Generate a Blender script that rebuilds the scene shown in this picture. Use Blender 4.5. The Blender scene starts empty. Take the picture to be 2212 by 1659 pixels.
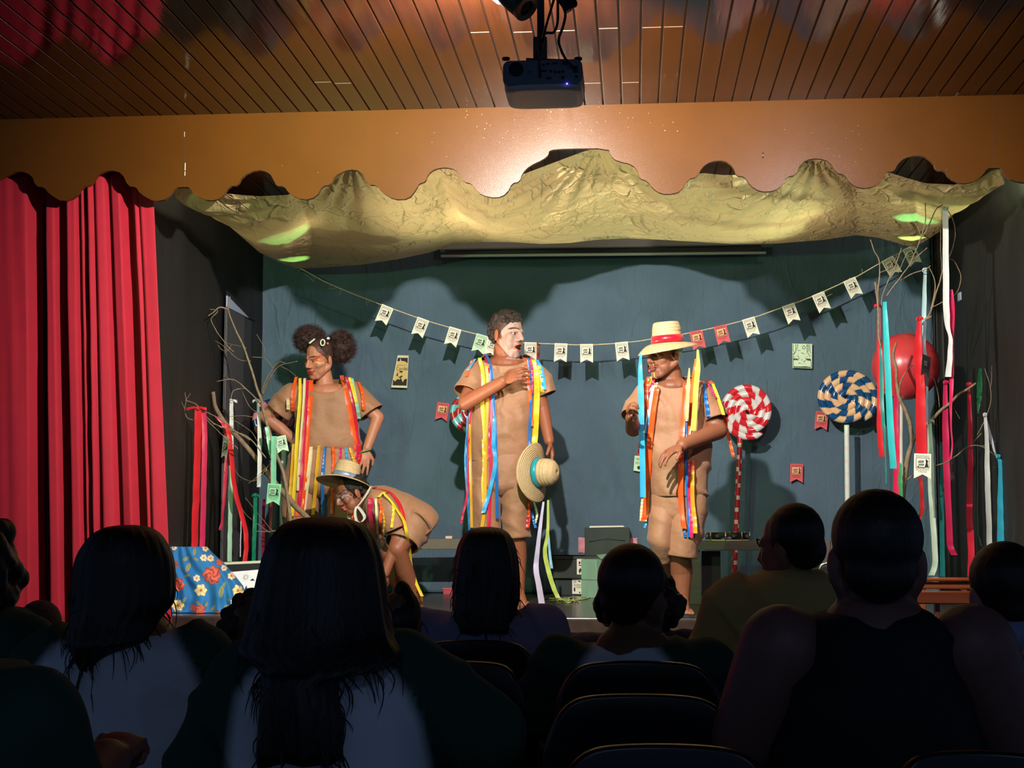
import bpy, bmesh, math, random
import numpy as np
from mathutils import Vector, Matrix, noise
PI = math.pi
S = bpy.context.scene
COL = S.collection

# ------------------------------------------------------------------ camera
F, CX, CY = 3067.0, 1106.0, 829.5            # focal length and centre in photo pixels (2212 x 1659)
CAM = Vector((0.0, 0.0, 1.28))
PITCH, YAW = math.radians(5.226), math.radians(4.90)
RT = Vector((math.cos(YAW), math.sin(YAW), 0))
FW = Vector((-math.sin(YAW) * math.cos(PITCH), math.cos(YAW) * math.cos(PITCH), math.sin(PITCH)))
UP = RT.cross(FW)
cd = bpy.data.cameras.new('camera'); cam = bpy.data.objects.new('camera', cd); COL.objects.link(cam)
cd.sensor_width = 36.0; cd.lens = 36.0 * F / 2212.0; cd.clip_start = 0.05; cd.clip_end = 100
cam.matrix_world = Matrix(((RT.x, UP.x, -FW.x, CAM.x), (RT.y, UP.y, -FW.y, CAM.y), (RT.z, UP.z, -FW.z, CAM.z), (0, 0, 0, 1)))
S.camera = cam
def P(px, py, Y):
    "the world point seen at a photo pixel, at depth Y from the camera"
    d = RT * ((px - CX) / F) + UP * ((CY - py) / F) + FW
    return CAM + d * (Y / d.y)
def G(px, py, z=0.74):
    "the world point of a horizontal surface at height z seen at a photo pixel"
    d = RT * ((px - CX) / F) + UP * ((CY - py) / F) + FW
    return CAM + d * ((z - CAM.z) / d.z)
def onX(px, py, X):
    d = RT * ((px - CX) / F) + UP * ((CY - py) / F) + FW
    return CAM + d * ((X - CAM.x) / d.x)

# ------------------------------------------------------------------ light
S.view_settings.view_transform = 'Standard'; S.view_settings.look = 'None'
S.view_settings.gamma = 1.0; S.view_settings.use_curve_mapping = False
S.view_settings.exposure = 0.0
W = bpy.data.worlds.new('hall_dark'); S.world = W; W.use_nodes = True
W.node_tree.nodes['Background'].inputs[0].default_value = (0.35, 0.55, 1.0, 1)
W.node_tree.nodes['Background'].inputs[1].default_value = 0.10
def spot(name, loc, target, color, power, angle, blend=0.3, size=0.04):
    l = bpy.data.lights.new(name, 'SPOT'); l.color = color; l.energy = power
    l.spot_size = math.radians(angle); l.spot_blend = blend; l.shadow_soft_size = size
    o = bpy.data.objects.new(name, l); COL.objects.link(o); o.location = loc
    o.rotation_euler = (Vector(target) - Vector(loc)).to_track_quat('-Z', 'Y').to_euler()
    return o
KEY = (-0.55, 4.95, 3.13)
spot('key_stage_lamp', KEY, (-0.35, 9.2, 1.9), (1.0, 0.93, 0.86), 690, 130, 0.6, 0.025)
spot('key_stage_lamp', (1.0, 4.95, 3.13), (0.3, 9.2, 1.7), (1.0, 0.88, 0.92), 95, 105, 0.6, 0.03)
spot('wash_lamp_green', (-2.2, 3.0, 2.46), (0.1, 9.5, 1.9), (0.42, 1.0, 0.36), 190, 60, 0.5, 0.05)
spot('canopy_fill', (-2.42, 7.45, 0.95), (-0.1, 8.0, 3.1), (1.0, 0.86, 0.66), 330, 52, 0.6, 0.04)  # unseen uplights in both wings, added to brighten the canopy
spot('canopy_fill', (2.02, 8.9, 0.82), (-0.1, 8.0, 3.1), (0.84, 1.0, 0.66), 300, 45, 0.5, 0.04)
spot('canopy_fill', (-2.46, 7.9, 0.95), (-1.3, 8.4, 3.0), (1.0, 0.72, 0.42), 36, 60, 0.8, 0.04)
spot('valance_lamp', (-0.36, 6.15, 3.2), (-0.36, 7.05, 3.12), (1.0, 0.93, 0.85), 44, 120, 0.9, 0.03)
def point(name, loc, color, power, size=0.03):
    l = bpy.data.lights.new(name, 'POINT'); l.color = color; l.energy = power; l.shadow_soft_size = size
    o = bpy.data.objects.new(name, l); COL.objects.link(o); o.location = loc
    return o

point('audience_fill', (0.6, -1.1, 2.95), (0.42, 0.62, 1.0), 13, 0.15)  # fill light added behind the camera to lift the audience's backs
# ------------------------------------------------------------------ helpers
def tag(o, label=None, cat=None, group=None, kind=None):
    if label: o['label'] = label
    if cat: o['category'] = cat
    if group: o['group'] = group
    if kind: o['kind'] = kind
    return o
def thing(name, label, cat, loc=(0, 0, 0), group=None):
    o = bpy.data.objects.new(name, None); COL.objects.link(o); o.location = loc
    o.empty_display_size = 0.1
    return tag(o, label, cat, group)
class MB:
    "collects shapes given in world coordinates and links them as one mesh object"
    def __init__(s): s.v = []; s.f = []; s.m = []; s.mi = 0
    def add(s, vs, fs):
        n = len(s.v); s.v += [tuple(v) for v in vs]; s.f += [tuple(i + n for i in f) for f in fs]; s.m += [s.mi] * len(fs); return s
    def box(s, c, d, rot=None):
        c = Vector(c); R = rot if rot else Matrix.Identity(3)
        vs = [c + R @ Vector((x * d[0] / 2, y * d[1] / 2, z * d[2] / 2)) for x in (-1, 1) for y in (-1, 1) for z in (-1, 1)]
        return s.add(vs, [(0, 1, 3, 2), (4, 6, 7, 5), (0, 4, 5, 1), (2, 3, 7, 6), (0, 2, 6, 4), (1, 5, 7, 3)])
    def span(s, lo, hi):
        return s.box([(a + b) / 2 for a, b in zip(lo, hi)], [abs(b - a) for a, b in zip(lo, hi)])
    def loft(s, rings, caps=True, closed=True):
        n = len(rings[0]); vs = [p for r in rings for p in r]; fs = []
        for i in range(len(rings) - 1):
            for j in range(n if closed else n - 1):
                k = (j + 1) % n
                fs.append((i * n + j, i * n + k, (i + 1) * n + k, (i + 1) * n + j))
        if caps:
            fs.append(tuple(range(n - 1, -1, -1))); fs.append(tuple(range((len(rings) - 1) * n, len(rings) * n)))
        return s.add(vs, fs)
    def tube(s, pts, r, seg=8, flat=1.0, caps=True):
        pts = [Vector(p) for p in pts]; rs = r if isinstance(r, (list, tuple)) else [r] * len(pts)
        rings = []; ref = None
        for i, p in enumerate(pts):
            t = (pts[min(i + 1, len(pts) - 1)] - pts[max(i - 1, 0)])
            t = t.normalized() if t.length > 1e-9 else Vector((0, 0, 1))
            if ref is None: ref = Vector((0, 1, 0)) if abs(t.y) < 0.9 else Vector((1, 0, 0))
            u = (ref - t * ref.dot(t)).normalized(); w = t.cross(u); ref = u
            rings.append([p + (u * math.cos(a) * flat + w * math.sin(a)) * rs[i] for a in [2 * PI * k / seg for k in range(seg)]])
        return s.loft(rings, caps)
    def capsule(s, a, b, ra, rb, seg=16):
        a = Vector(a); b = Vector(b); d = b - a
        t = d.normalized() if d.length > 1e-6 else Vector((0, 0, 1))
        pts, rs = [], []
        for k in range(1, 5): th = PI / 2 * k / 5; pts.append(a - t * ra * math.cos(th)); rs.append(ra * math.sin(th))
        pts.append(a); rs.append(ra); pts.append(b); rs.append(rb)
        for k in range(4, 0, -1): th = PI / 2 * k / 5; pts.append(b + t * rb * math.cos(th)); rs.append(rb * math.sin(th))
        return s.tube(pts, rs, seg)
    def ell(s, c, r, rot=None, su=16, sv=10):
        c = Vector(c); R = rot if rot else Matrix.Identity(3)
        vs = [c + R @ Vector((0, 0, -r[2]))]; fs = []
        for i in range(1, sv):
            th = -PI / 2 + PI * i / sv
            for j in range(su):
                ph = 2 * PI * j / su
                vs.append(c + R @ Vector((r[0] * math.cos(th) * math.cos(ph), r[1] * math.cos(th) * math.sin(ph), r[2] * math.sin(th))))
        vs.append(c + R @ Vector((0, 0, r[2]))); top = len(vs) - 1
        for j in range(su):
            k = (j + 1) % su
            fs.append((0, 1 + k, 1 + j)); fs.append((top, top - su + j, top - su + k))
            for i in range(sv - 2):
                fs.append((1 + i * su + j, 1 + i * su + k, 1 + (i + 1) * su + k, 1 + (i + 1) * su + j))
        return s.add(vs, fs)
    def prism(s, pts, d):
        "extrude a planar outline by the vector d"
        n = len(pts); d = Vector(d); vs = [Vector(p) for p in pts]; vs += [p + d for p in vs]
        return s.add(vs, [tuple(range(n)), tuple(range(2 * n - 1, n - 1, -1))] + [((i + 1) % n, i, n + i, n + (i + 1) % n) for i in range(n)])
    def lathe(s, prof, base, rot=None, seg=32, cap=True):
        base = Vector(base); R = rot if rot else Matrix.Identity(3)
        rings = [[base + R @ Vector((r * math.cos(2 * PI * k / seg), r * math.sin(2 * PI * k / seg), z)) for k in range(seg)] for r, z in prof]
        return s.loft(rings, cap)
    def grid(s, fn, nu, nv):
        vs = [fn(i / nu, j / nv) for j in range(nv + 1) for i in range(nu + 1)]
        return s.add(vs, [(j * (nu + 1) + i, j * (nu + 1) + i + 1, (j + 1) * (nu + 1) + i + 1, (j + 1) * (nu + 1) + i) for j in range(nv) for i in range(nu)])
    def mesh(s, name):
        me = bpy.data.meshes.new(name); me.from_pydata(s.v, [], s.f); me.update(); return me
    def build(s, name, mat, parent=None, smooth=True, bevel=0.0, thick=0.0, fix=False):
        me = s.mesh(name); o = bpy.data.objects.new(name, me); COL.objects.link(o)
        for m in (mat if isinstance(mat, (list, tuple)) else [mat]): me.materials.append(m)
        if any(s.m): me.polygons.foreach_set('material_index', s.m)
        if fix:
            bm = bmesh.new(); bm.from_mesh(me); bmesh.ops.recalc_face_normals(bm, faces=bm.faces); bm.to_mesh(me); bm.free()
        if smooth: me.polygons.foreach_set('use_smooth', [True] * len(me.polygons))
        if thick: m = o.modifiers.new('Solidify', 'SOLIDIFY'); m.thickness = thick; m.offset = -1
        if bevel:
            m = o.modifiers.new('Bevel', 'BEVEL'); m.width = bevel; m.segments = 2; m.limit_method = 'ANGLE'
        if parent: put(o, parent)
        return o
def put(o, parent):
    "parent o to a thing, keeping it where it is in the world"
    o.parent = parent; o.matrix_parent_inverse = wm(parent).inverted()
def wm(o):
    "world matrix of an object, without waiting for an update"
    return (wm(o.parent) @ o.matrix_parent_inverse if o.parent else Matrix.Identity(4)) @ o.matrix_basis
def cr(pts, n):
    "Catmull-Rom samples through a list of equal-length tuples"
    A = [np.array(p, float) for p in pts]; A = [2 * A[0] - A[1]] + A + [2 * A[-1] - A[-2]]
    out = []
    for i in range(n + 1):
        t = i / n * (len(A) - 3); k = min(int(t), len(A) - 4); t -= k
        a, b, c, d = A[k:k + 4]
        out.append(0.5 * (2 * b + (c - a) * t + (2 * a - 5 * b + 4 * c - d) * t * t + (3 * b - a - 3 * c + d) * t ** 3))
    return out
def lerp(tab, x):
    if x <= tab[0][0]: return tab[0][1]
    for (a, b), (c, d) in zip(tab, tab[1:]):
        if x <= c: return b + (d - b) * (x - a) / (c - a)
    return tab[-1][1]

# ------------------------------------------------------------------ materials
def srgb(r, g, b):
    f = lambda c: c / 255 / 12.92 if c / 255 <= 0.04045 else ((c / 255 + 0.055) / 1.055) ** 2.4
    return (f(r), f(g), f(b), 1)
def lin(r, g, b): return np.array(srgb(r, g, b)[:3])
_M = {}
def mat(name, col, rough=0.6, var=0.0, scale=20.0, bump=0.0, bscale=60.0, metal=0.0, spec=0.5, trans=0.0, sheen=0.0, stretch=(1, 1, 1), detail=4.0, attr=None, emit=0.0, coat=0.0, bdist=0.01):
    if name in _M: return _M[name]
    m = bpy.data.materials.new(name); m.use_nodes = True; t = m.node_tree; n = t.nodes; L = t.links.new
    b = n['Principled BSDF']; c = tuple(col[:3]) + (1,)
    b.inputs['Base Color'].default_value = c; b.inputs['Roughness'].default_value = rough
    b.inputs['Metallic'].default_value = metal; b.inputs['Specular IOR Level'].default_value = spec
    if sheen: b.inputs['Sheen Weight'].default_value = sheen
    if coat: b.inputs['Coat Weight'].default_value = coat; b.inputs['Coat Roughness'].default_value = 0.08
    if emit: b.inputs['Emission Color'].default_value = c; b.inputs['Emission Strength'].default_value = emit
    tc = n.new('ShaderNodeTexCoord'); mp = n.new('ShaderNodeMapping'); mp.inputs['Scale'].default_value = stretch
    L(tc.outputs['Object'], mp.inputs[0]); src = None
    if attr:
        a = n.new('ShaderNodeAttribute'); a.attribute_name = attr; src = a.outputs['Color']
    if var:
        no = n.new('ShaderNodeTexNoise'); no.inputs['Scale'].default_value = scale; no.inputs['Detail'].default_value = detail
        L(mp.outputs[0], no.inputs['Vector'])
        h = n.new('ShaderNodeMapRange'); h.inputs[1].default_value = 0.3; h.inputs[2].default_value = 0.7
        h.inputs[3].default_value = 1 - var; h.inputs[4].default_value = 1 + var; L(no.outputs['Fac'], h.inputs[0])
        mx = n.new('ShaderNodeVectorMath'); mx.operation = 'SCALE'
        if src: L(src, mx.inputs[0])
        else: mx.inputs[0].default_value = c[:3]
        L(h.outputs[0], mx.inputs['Scale']); src = mx.outputs[0]
    if src: L(src, b.inputs['Base Color'])
    if bump:
        no = n.new('ShaderNodeTexNoise'); no.inputs['Scale'].default_value = bscale; no.inputs['Detail'].default_value = 5
        L(mp.outputs[0], no.inputs['Vector']); bu = n.new('ShaderNodeBump'); bu.inputs['Strength'].default_value = bump
        bu.inputs['Distance'].default_value = bdist; L(no.outputs['Fac'], bu.inputs['Height']); L(bu.outputs[0], b.inputs['Normal'])
    if trans:
        tr = n.new('ShaderNodeBsdfTranslucent'); tr.inputs[0].default_value = c
        if src: L(src, tr.inputs[0])
        ms = n.new('ShaderNodeMixShader'); ms.inputs[0].default_value = trans
        L(b.outputs[0], ms.inputs[1]); L(tr.outputs[0], ms.inputs[2]); L(ms.outputs[0], n['Material Output'].inputs[0])
    _M[name] = m
    return m
def flat(name, rgb, rough=0.6, **k): return mat(name, srgb(*rgb), rough, **k)
def text_tris(txt, size, align='CENTER'):
    "lettering as flat triangles: list of (verts2d, faces), baseline at 0"
    c = bpy.data.curves.new('t', 'FONT'); c.body = txt; c.size = size; c.align_x = align; c.resolution_u = 2
    o = bpy.data.objects.new('t', c); COL.objects.link(o); bpy.context.view_layer.update()
    me = o.evaluated_get(bpy.context.evaluated_depsgraph_get()).to_mesh()
    vs = [(v.co.x, v.co.y) for v in me.vertices]; fs = [tuple(p.vertices) for p in me.polygons]
    o.to_mesh_clear(); bpy.data.objects.remove(o); bpy.data.curves.remove(c)
    return vs, fs
# ------------------------------------------------------------------ the room
random.seed(5)
YV = 7.05                                    # valance plane
YB = 9.75                                    # backdrop plane
ZC = P(1106, 231, YV).z                      # ceiling
ZS = 0.74                                    # stage floor
YE = G(1230, 1335).y                         # stage edge
XL, XR = onX(0, 0, -2.60).x, 2.09
def struct(o): o['kind'] = 'structure'; return o

def wood_ceiling():
    m = mat('varnished_planks', srgb(66, 32, 14), 0.10, var=0.22, scale=3, stretch=(9, 0.6, 1), bump=0.12, bscale=5, bdist=0.004)
    t = m.node_tree; b = t.nodes['Principled BSDF']; b.inputs['Specular IOR Level'].default_value = 0.75
    return m
mb = MB(); pw = 0.092; x = -5.2
while x < 5.4:                               # tongue-and-groove boards running towards the stage, groove between them
    y = -1.5
    mb.span((x + 0.004, y, ZC), (x + pw - 0.004, 10.0, ZC + 0.02))
    x += pw
groove = mat('plank_groove', srgb(40, 22, 12), 0.4)
o = struct(mb.build('ceiling', wood_ceiling(), smooth=False, bevel=0.0025))
mb = MB(); mb.span((-5.3, -1.5, ZC + 0.012), (5.5, 10.0, ZC + 0.05)); struct(mb.build('ceiling_underlay', groove, smooth=False))
# pale filler strips where boards butt together
mb = MB()
for px, py in ((690, 178), (745, 180), (1035, 70), (1145, 69), (1235, 66), (1330, 61), (1420, 59), (1455, 58), (1275, 180), (1380, 178)):
    p = G(px, py, ZC); i = math.floor((p.x + 5.2) / pw); xx = -5.2 + i * pw
    mb.span((xx + 0.006, p.y - 0.004, ZC - 0.0006), (xx + pw - 0.006, p.y + 0.004, ZC + 0.002))
struct(mb.build('trim_1', flat('filler', (150, 130, 108), 0.5), smooth=False))

floor_m = mat('hall_floor', srgb(96, 84, 74), 0.35, var=0.15, scale=6)
struct(MB().span((-5.5, -1.5, -0.1), (5.5, 7.6, 0.0)).build('floor', floor_m, smooth=False))
stage_m = mat('stage_boards', srgb(74, 66, 60), 0.22, var=0.3, scale=5, stretch=(0.4, 9, 1), bump=0.15, bscale=4, bdist=0.004)
struct(MB().span((-5.5, YE, ZS - 0.08), (5.5, YB + 0.4, ZS)).build('stage_floor', stage_m, smooth=False, bevel=0.004))
struct(MB().span((-5.5, YE - 0.035, ZS - 0.075), (5.5, YE, ZS - 0.004)).build('trim_2', mat('stage_nosing', srgb(56, 40, 34), 0.7, var=0.2, spec=.15), smooth=False, bevel=0.006))
struct(MB().span((-5.5, YE + 0.02, 0), (5.5, YE + 0.08, ZS - 0.08)).build('wall_stage_front', mat('riser_paint', srgb(50, 51, 55), 0.6, var=0.1, scale=3), smooth=False))
struct(MB().span((-5.5, YE - 0.30, 0), (5.5, YE + 0.02, 0.60)).build('stage_step', mat('riser_paint', (0,0,0)), smooth=False, bevel=0.01))

blk = mat('black_masking', srgb(27, 25, 22), 0.62, var=0.25, scale=2.5, bump=0.3, bscale=3, stretch=(1, 3, 0.3), bdist=0.02)
def wing(side, name):
    X = XL if side < 0 else XR
    def fn(u, v):
        y = YV + 0.25 + u * (YB + 0.35 - YV - 0.25); z = ZS + v * (ZC - ZS)
        return (X + 0.012 * math.sin(y * 9 + 2 * noise.noise((y * 2, z * 0.3, side))) + 0.006 * noise.noise((y * 5, z, 3)), y, z)
    mb = MB().grid(fn, 90, 12); return struct(mb.build(name, blk, thick=0.03))
wing(-1, 'wall_left'); wing(1, 'wall_right')
struct(MB().span((-5.5, YV + 0.22, ZS - 0.1), (XL - 0.06, YV + 0.27, ZC)).build('wall_front_left', blk, smooth=False))
struct(MB().span((XR + 0.04, YV + 0.22, 0), (5.5, YV + 0.27, ZC)).build('wall_front_right', blk, smooth=False))
struct(MB().span((-5.5, YB + 0.35, ZS), (5.5, YB + 0.40, ZC)).build('wall_back', blk, smooth=False))
# grey flat standing in the left wing with a slot of light above it
def onwall(px, py, X): return onX(px, py, X)
X = XL + 0.035
a, b_ = onX(487, 900, X), onX(545, 900, X); zt = onX(500, 668, X).z
struct(MB().span((X - 0.02, a.y, ZS), (X, (a.y + (b_.y - a.y) * 0.64), zt)).build('door_1', mat('grey_flat', srgb(72, 71, 72), 0.55, var=0.08, scale=5), smooth=False, bevel=0.003))
struct(MB().span((X - 0.035, a.y + (b_.y - a.y) * 0.66, ZS), (X - 0.015, b_.y, zt)).build('door_2', mat('grey_flat_b', srgb(50, 50, 50), 0.6, var=0.08, scale=5), smooth=False, bevel=0.003))
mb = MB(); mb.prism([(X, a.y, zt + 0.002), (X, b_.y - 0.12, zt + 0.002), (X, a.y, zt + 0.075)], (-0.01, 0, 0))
struct(mb.build('gap_glow_1', mat('wing_gap_light', (0.30, 0.36, 0.48, 1), 0.6, emit=0.08), smooth=False))  # pale glowing plate stands in for light coming through the gap
mb = MB(); mb.prism([(X + 0.001, a.y, zt + 0.077), (X + 0.001, b_.y - 0.12, zt + 0.002), (X + 0.001, b_.y + 0.06, zt + 0.0), (X + 0.001, a.y, zt + 0.11)], (-0.012, 0, 0))
struct(mb.build('slot_shade', mat('void_black', (0.004, 0.004, 0.004, 1), 0.9), smooth=False))  # black plate stands in for the shade inside the slot
X = XR - 0.03
p = onX(2070, 640, X); q = onX(2062, 632, X)
struct(MB().span((X, p.y - 0.05, p.z - 0.03), (X + 0.01, p.y + 0.02, p.z + 0.02)).build('gap_glow_2', mat('wing_gap_light', (0,0,0)), smooth=False))  # small glowing plate in place of the light in a slot
p = onX(2127, 820, X)
struct(MB().span((X, p.y - 0.045, p.z - 0.065), (X + 0.01, p.y + 0.045, p.z + 0.065)).build('hole_shade', mat('void_black', (0,0,0)), smooth=False))  # flat black patch, the darkness of a hole put into its colour
# black leg panels in front of the side walls
def leg_panel(px, w, y, name):
    def fn(u, v):
        c = P(px + w * u, 800, y); z = ZS + v * (ZC - ZS)
        return (c.x, y + 0.02 * math.sin(u * 14 + 1.5 * noise.noise((u * 3, z * 0.4, px))), z)
    struct(MB().grid(fn, 40, 8).build(name, blk, thick=0.01))
leg_panel(2022, 52, 9.55, 'wall_leg_right')

# ------------------------------------------------------------------ scalloped valance
SC = [(-60,404),(-30,404),(-15,395),(8,382),(41,368),(69,378),(77,403),(96,404),(106,419),(134,436),(163,427),(177,404),(195,401),(203,389),(214,374),(240,367),(264,374),(277,403),(293,403),(303,419),(334,436),(362,429),(378,405),(397,404),
(397,404),(409,404),(419,421),(452,435),(480,427),(494,402),(513,401),(523,380),(553,366),(582,372),(594,395),(598,402),(614,402),(625,419),(655,433),(684,425),(696,401),(714,400),(722,380),(753,365),(781,370),(795,399),(814,400),(824,415),(850,431),(883,430),(900,407),(905,396),
(919,393),(924,377),(938,365),(962,361),(984,366),(995,380),(1002,393),(1018,396),(1025,407),(1041,422),(1074,428),(1095,418),(1106,395),(1122,393),(1128,374),(1144,358),(1174,344),(1185,334),(1186,324),(1220,321),
(1315,320),(1319,336),(1331,347),(1366,355),(1380,372),(1381,385),(1399,391),(1410,407),(1429,419),(1453,419),(1472,412),(1486,387),(1506,382),(1517,360),(1536,348),(1565,346),(1584,360),(1591,380),(1609,381),(1620,400),
(1642,414),(1672,413),(1690,400),(1699,382),(1719,378),(1725,360),(1741,345),(1767,341),(1793,349),(1807,374),(1824,376),(1837,396),(1859,407),(1888,404),(1907,389),(1914,371),(1932,370),(1940,352),(1962,336),(1995,335),(2017,352),(2022,368),(2041,368),(2050,385),(2079,398),(2108,391),(2125,376),(2132,363),(2150,363),
(2150,363),(2164,363),(2175,385),(2208,395),(2245,395),(2262,385),(2275,362),(2300,360)]
val_m = mat('valance_gloss_paint', srgb(86, 50, 13), 0.27, spec=0.3, var=0.06, scale=4, bump=0.35, bscale=240, bdist=0.0016)
val = thing('valance', 'brown painted scalloped valance across the top of the stage', 'valance', P(1106, 231, YV))
def panel(x0, x1, name):
    pts = [(x, y) for x, y in SC if x0 <= x <= x1]
    if x0 > 0: pts = pts[1:] if pts[0] == pts[1] else pts
    if pts[-1] == pts[-2]: pts = pts[:-1]
    sm = [pts[0]]                           # Chaikin: round the corners a little
    for a, b in zip(pts, pts[1:]):
        sm += [(a[0] * .75 + b[0] * .25, a[1] * .75 + b[1] * .25), (a[0] * .25 + b[0] * .75, a[1] * .25 + b[1] * .75)]
    sm.append(pts[-1])
    low = [P(x, y, YV) for x, y in sm]
    mb = MB(); n = len(low); vs = []
    for p in low: vs += [p, (p.x, YV, ZC), p + Vector((0, .025, 0)), (p.x, YV + .025, ZC)]
    fs = []
    for i in range(n - 1):
        a, b = 4 * i, 4 * i + 4
        fs += [(a, b, b + 1, a + 1), (a + 2, a + 3, b + 3, b + 2), (a, a + 2, b + 2, b)]
    fs += [(0, 1, 3, 2), (4 * n - 4, 4 * n - 2, 4 * n - 1, 4 * n - 3)]
    mb.add(vs, fs); return mb.build(name, val_m, val, smooth=False)
panel(-60, 397, 'panel'); panel(397.0, 2150, 'panel'); panel(2150, 2300, 'panel')
for px, w in ((397.5, 1.6), (1252, 0.8), (2150, 1.2)):
    a, b = P(px, 404 if px < 1000 else (320 if px < 2000 else 363), YV), P(px, 240, YV)
    mb = MB().span((a.x - w / 2 * .0023, YV - 0.0008, a.z + .004), (a.x + w / 2 * .0023, YV + 0.001, ZC - .003))
    mb.build('seam', mat('seam_dark', srgb(70, 40, 22), 0.6), val, smooth=False)
mb = MB()
for px, py in ((1648, 331), (1648, 340)):
    p = P(px, py, YV); mb.ell(p, (.004, .003, .004))
mb.build('hole', mat('void_black', (0,0,0)), val)
mb = MB(); random.seed(8)                    # chipped paint along the seam and top edge
for px, py, w, h in [(399, 290, 2, 12), (400, 360, 2, 18), (399, 375, 3, 10), (403, 250, 6, 8), (1648, 335, 1, 1)] + [(1000 + random.uniform(0, 480), random.uniform(230, 300), random.uniform(.6, 1.6), random.uniform(.6, 1.8)) for _ in range(40)] + [(random.uniform(500, 2100), random.uniform(240, 400), .8, .8) for _ in range(30)]:
    p = P(px, py, YV)
    if p.z < P(px, lerp(SC, px), YV).z + .01 or p.z > ZC - .005: continue
    mb.span((p.x - w * .0011, YV - 0.0006, p.z - h * .0011), (p.x + w * .0011, YV + .0005, p.z + h * .0011))
tag(mb.build('paint_chips', flat('chip', (225, 205, 175), 0.6), val, smooth=False), kind='stuff')

# ------------------------------------------------------------------ red curtain
cur_m = mat('red_velvet', srgb(172, 14, 40), 0.8, var=0.06, scale=12, sheen=0.08, bump=0.1, bscale=200, bdist=0.002)
YCU = 7.2
def fold(x):                                 # depth of the folds across the cloth, keyed on photo columns
    t = [(-80, .02), (-20, -.03), (30, -.035), (58, -.03), (74, .06), (98, .07), (104, -.035), (120, -.03), (128, .05), (140, .06), (152, -.04), (166, -.035), (172, .01), (180, -.03), (188, .02), (196, -.045), (206, -.02), (213, -.045), (228, -.035), (240, .02), (246, -.03), (262, -.035), (276, .05), (288, .045), (295, -.035), (303, -.02), (309, -.04), (340, -.03)]
    return lerp(t, x)
def cf(u, v):
    px = -80 + 414 * u; py = 365 + v * (1347 - 365)
    fl = 1 + 0.0 * v; w = v ** 1.5
    px2 = px + (px + 80) / 414 * (46 * v)
    y = YCU + 1.5 * fold(px + 6 * noise.noise((u * 4, v * 1.2, 0)) + (4 * v if px < 200 else 0)) * (0.75 + 0.5 * v) + .008 * noise.noise((u * 20, v * 2, 1))
    p = P(px2, py, YCU); return (p.x, y, p.z)
mb = MB().grid(cf, 260, 40)
tag(mb.build('stage_curtain', cur_m, thick=0.004), 'red pleated stage curtain gathered at the left of the stage', 'curtain')

# ------------------------------------------------------------------ blue-green backdrop cloth
def backdrop_mat():
    m = mat('backdrop_cotton', srgb(88, 109, 123), 0.85, var=0.10, scale=3, spec=0.1)
    t = m.node_tree; n = t.nodes; L = t.links.new; b = n['Principled BSDF']
    tc = n.new('ShaderNodeTexCoord')
    acc = None
    for sc, st, rot, ds in ((1.6, (2.6, 1, 0.45), -0.5, 0.012), (4.5, (1.6, 1, 0.6), 0.3, 0.004), (1.1, (2.6, 1, 0.35), -0.8, 0.014)):
        mp = n.new('ShaderNodeMapping'); mp.inputs['Scale'].default_value = st; mp.inputs['Rotation'].default_value = (0, rot, 0)
        L(tc.outputs['Object'], mp.inputs[0])
        no = n.new('ShaderNodeTexNoise'); no.inputs['Scale'].default_value = sc; no.inputs['Detail'].default_value = 2.5; no.inputs['Distortion'].default_value = 0.8
        L(mp.outputs[0], no.inputs['Vector'])
        rg = n.new('ShaderNodeMath'); rg.operation = 'SUBTRACT'; rg.inputs[1].default_value = 0.5; L(no.outputs['Fac'], rg.inputs[0])
        ab = n.new('ShaderNodeMath'); ab.operation = 'ABSOLUTE'; L(rg.outputs[0], ab.inputs[0])
        pw_ = n.new('ShaderNodeMath'); pw_.operation = 'MINIMUM'; pw_.inputs[1].default_value = 0.03; L(ab.outputs[0], pw_.inputs[0])
        ml = n.new('ShaderNodeMath'); ml.operation = 'MULTIPLY_ADD'; ml.inputs[1].default_value = ds * 14; L(pw_.outputs[0], ml.inputs[0])
        if acc: L(acc, ml.inputs[2])
        else: ml.inputs[2].default_value = 0
        acc = ml.outputs[0]
    bu = n.new('ShaderNodeBump'); bu.inputs['Strength'].default_value = 0.3; bu.inputs['Distance'].default_value = 1.0
    L(acc, bu.inputs['Height']); L(bu.outputs[0], b.inputs['Normal'])
    return m
xb0, xb1 = P(552, 900, YB).x, P(2021, 900, YB).x
def bf(u, v):
    x = xb0 + (xb1 - xb0) * u; z = ZS + 0.005 + (ZC - 0.02 - ZS) * v
    k = 1 if 0.03 < u < 0.96 else 2
    return (x, YB + k * (.014 * noise.noise((x * 2.2 + .5 * z, z * .5, 0)) + .010 * math.sin(x * 7 + 3 * noise.noise((x, z * .6, 4))) * (1 - .5 * v) + .006 * noise.noise((x * 7, z * 2, 7))) - .02 * max(0, .12 - v) / .12, z)
tag(MB().grid(bf, 220, 110).build('backdrop_cloth', backdrop_mat(), thick=0.002), 'creased dark blue cloth hung across the back of the stage', 'backdrop')
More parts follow.
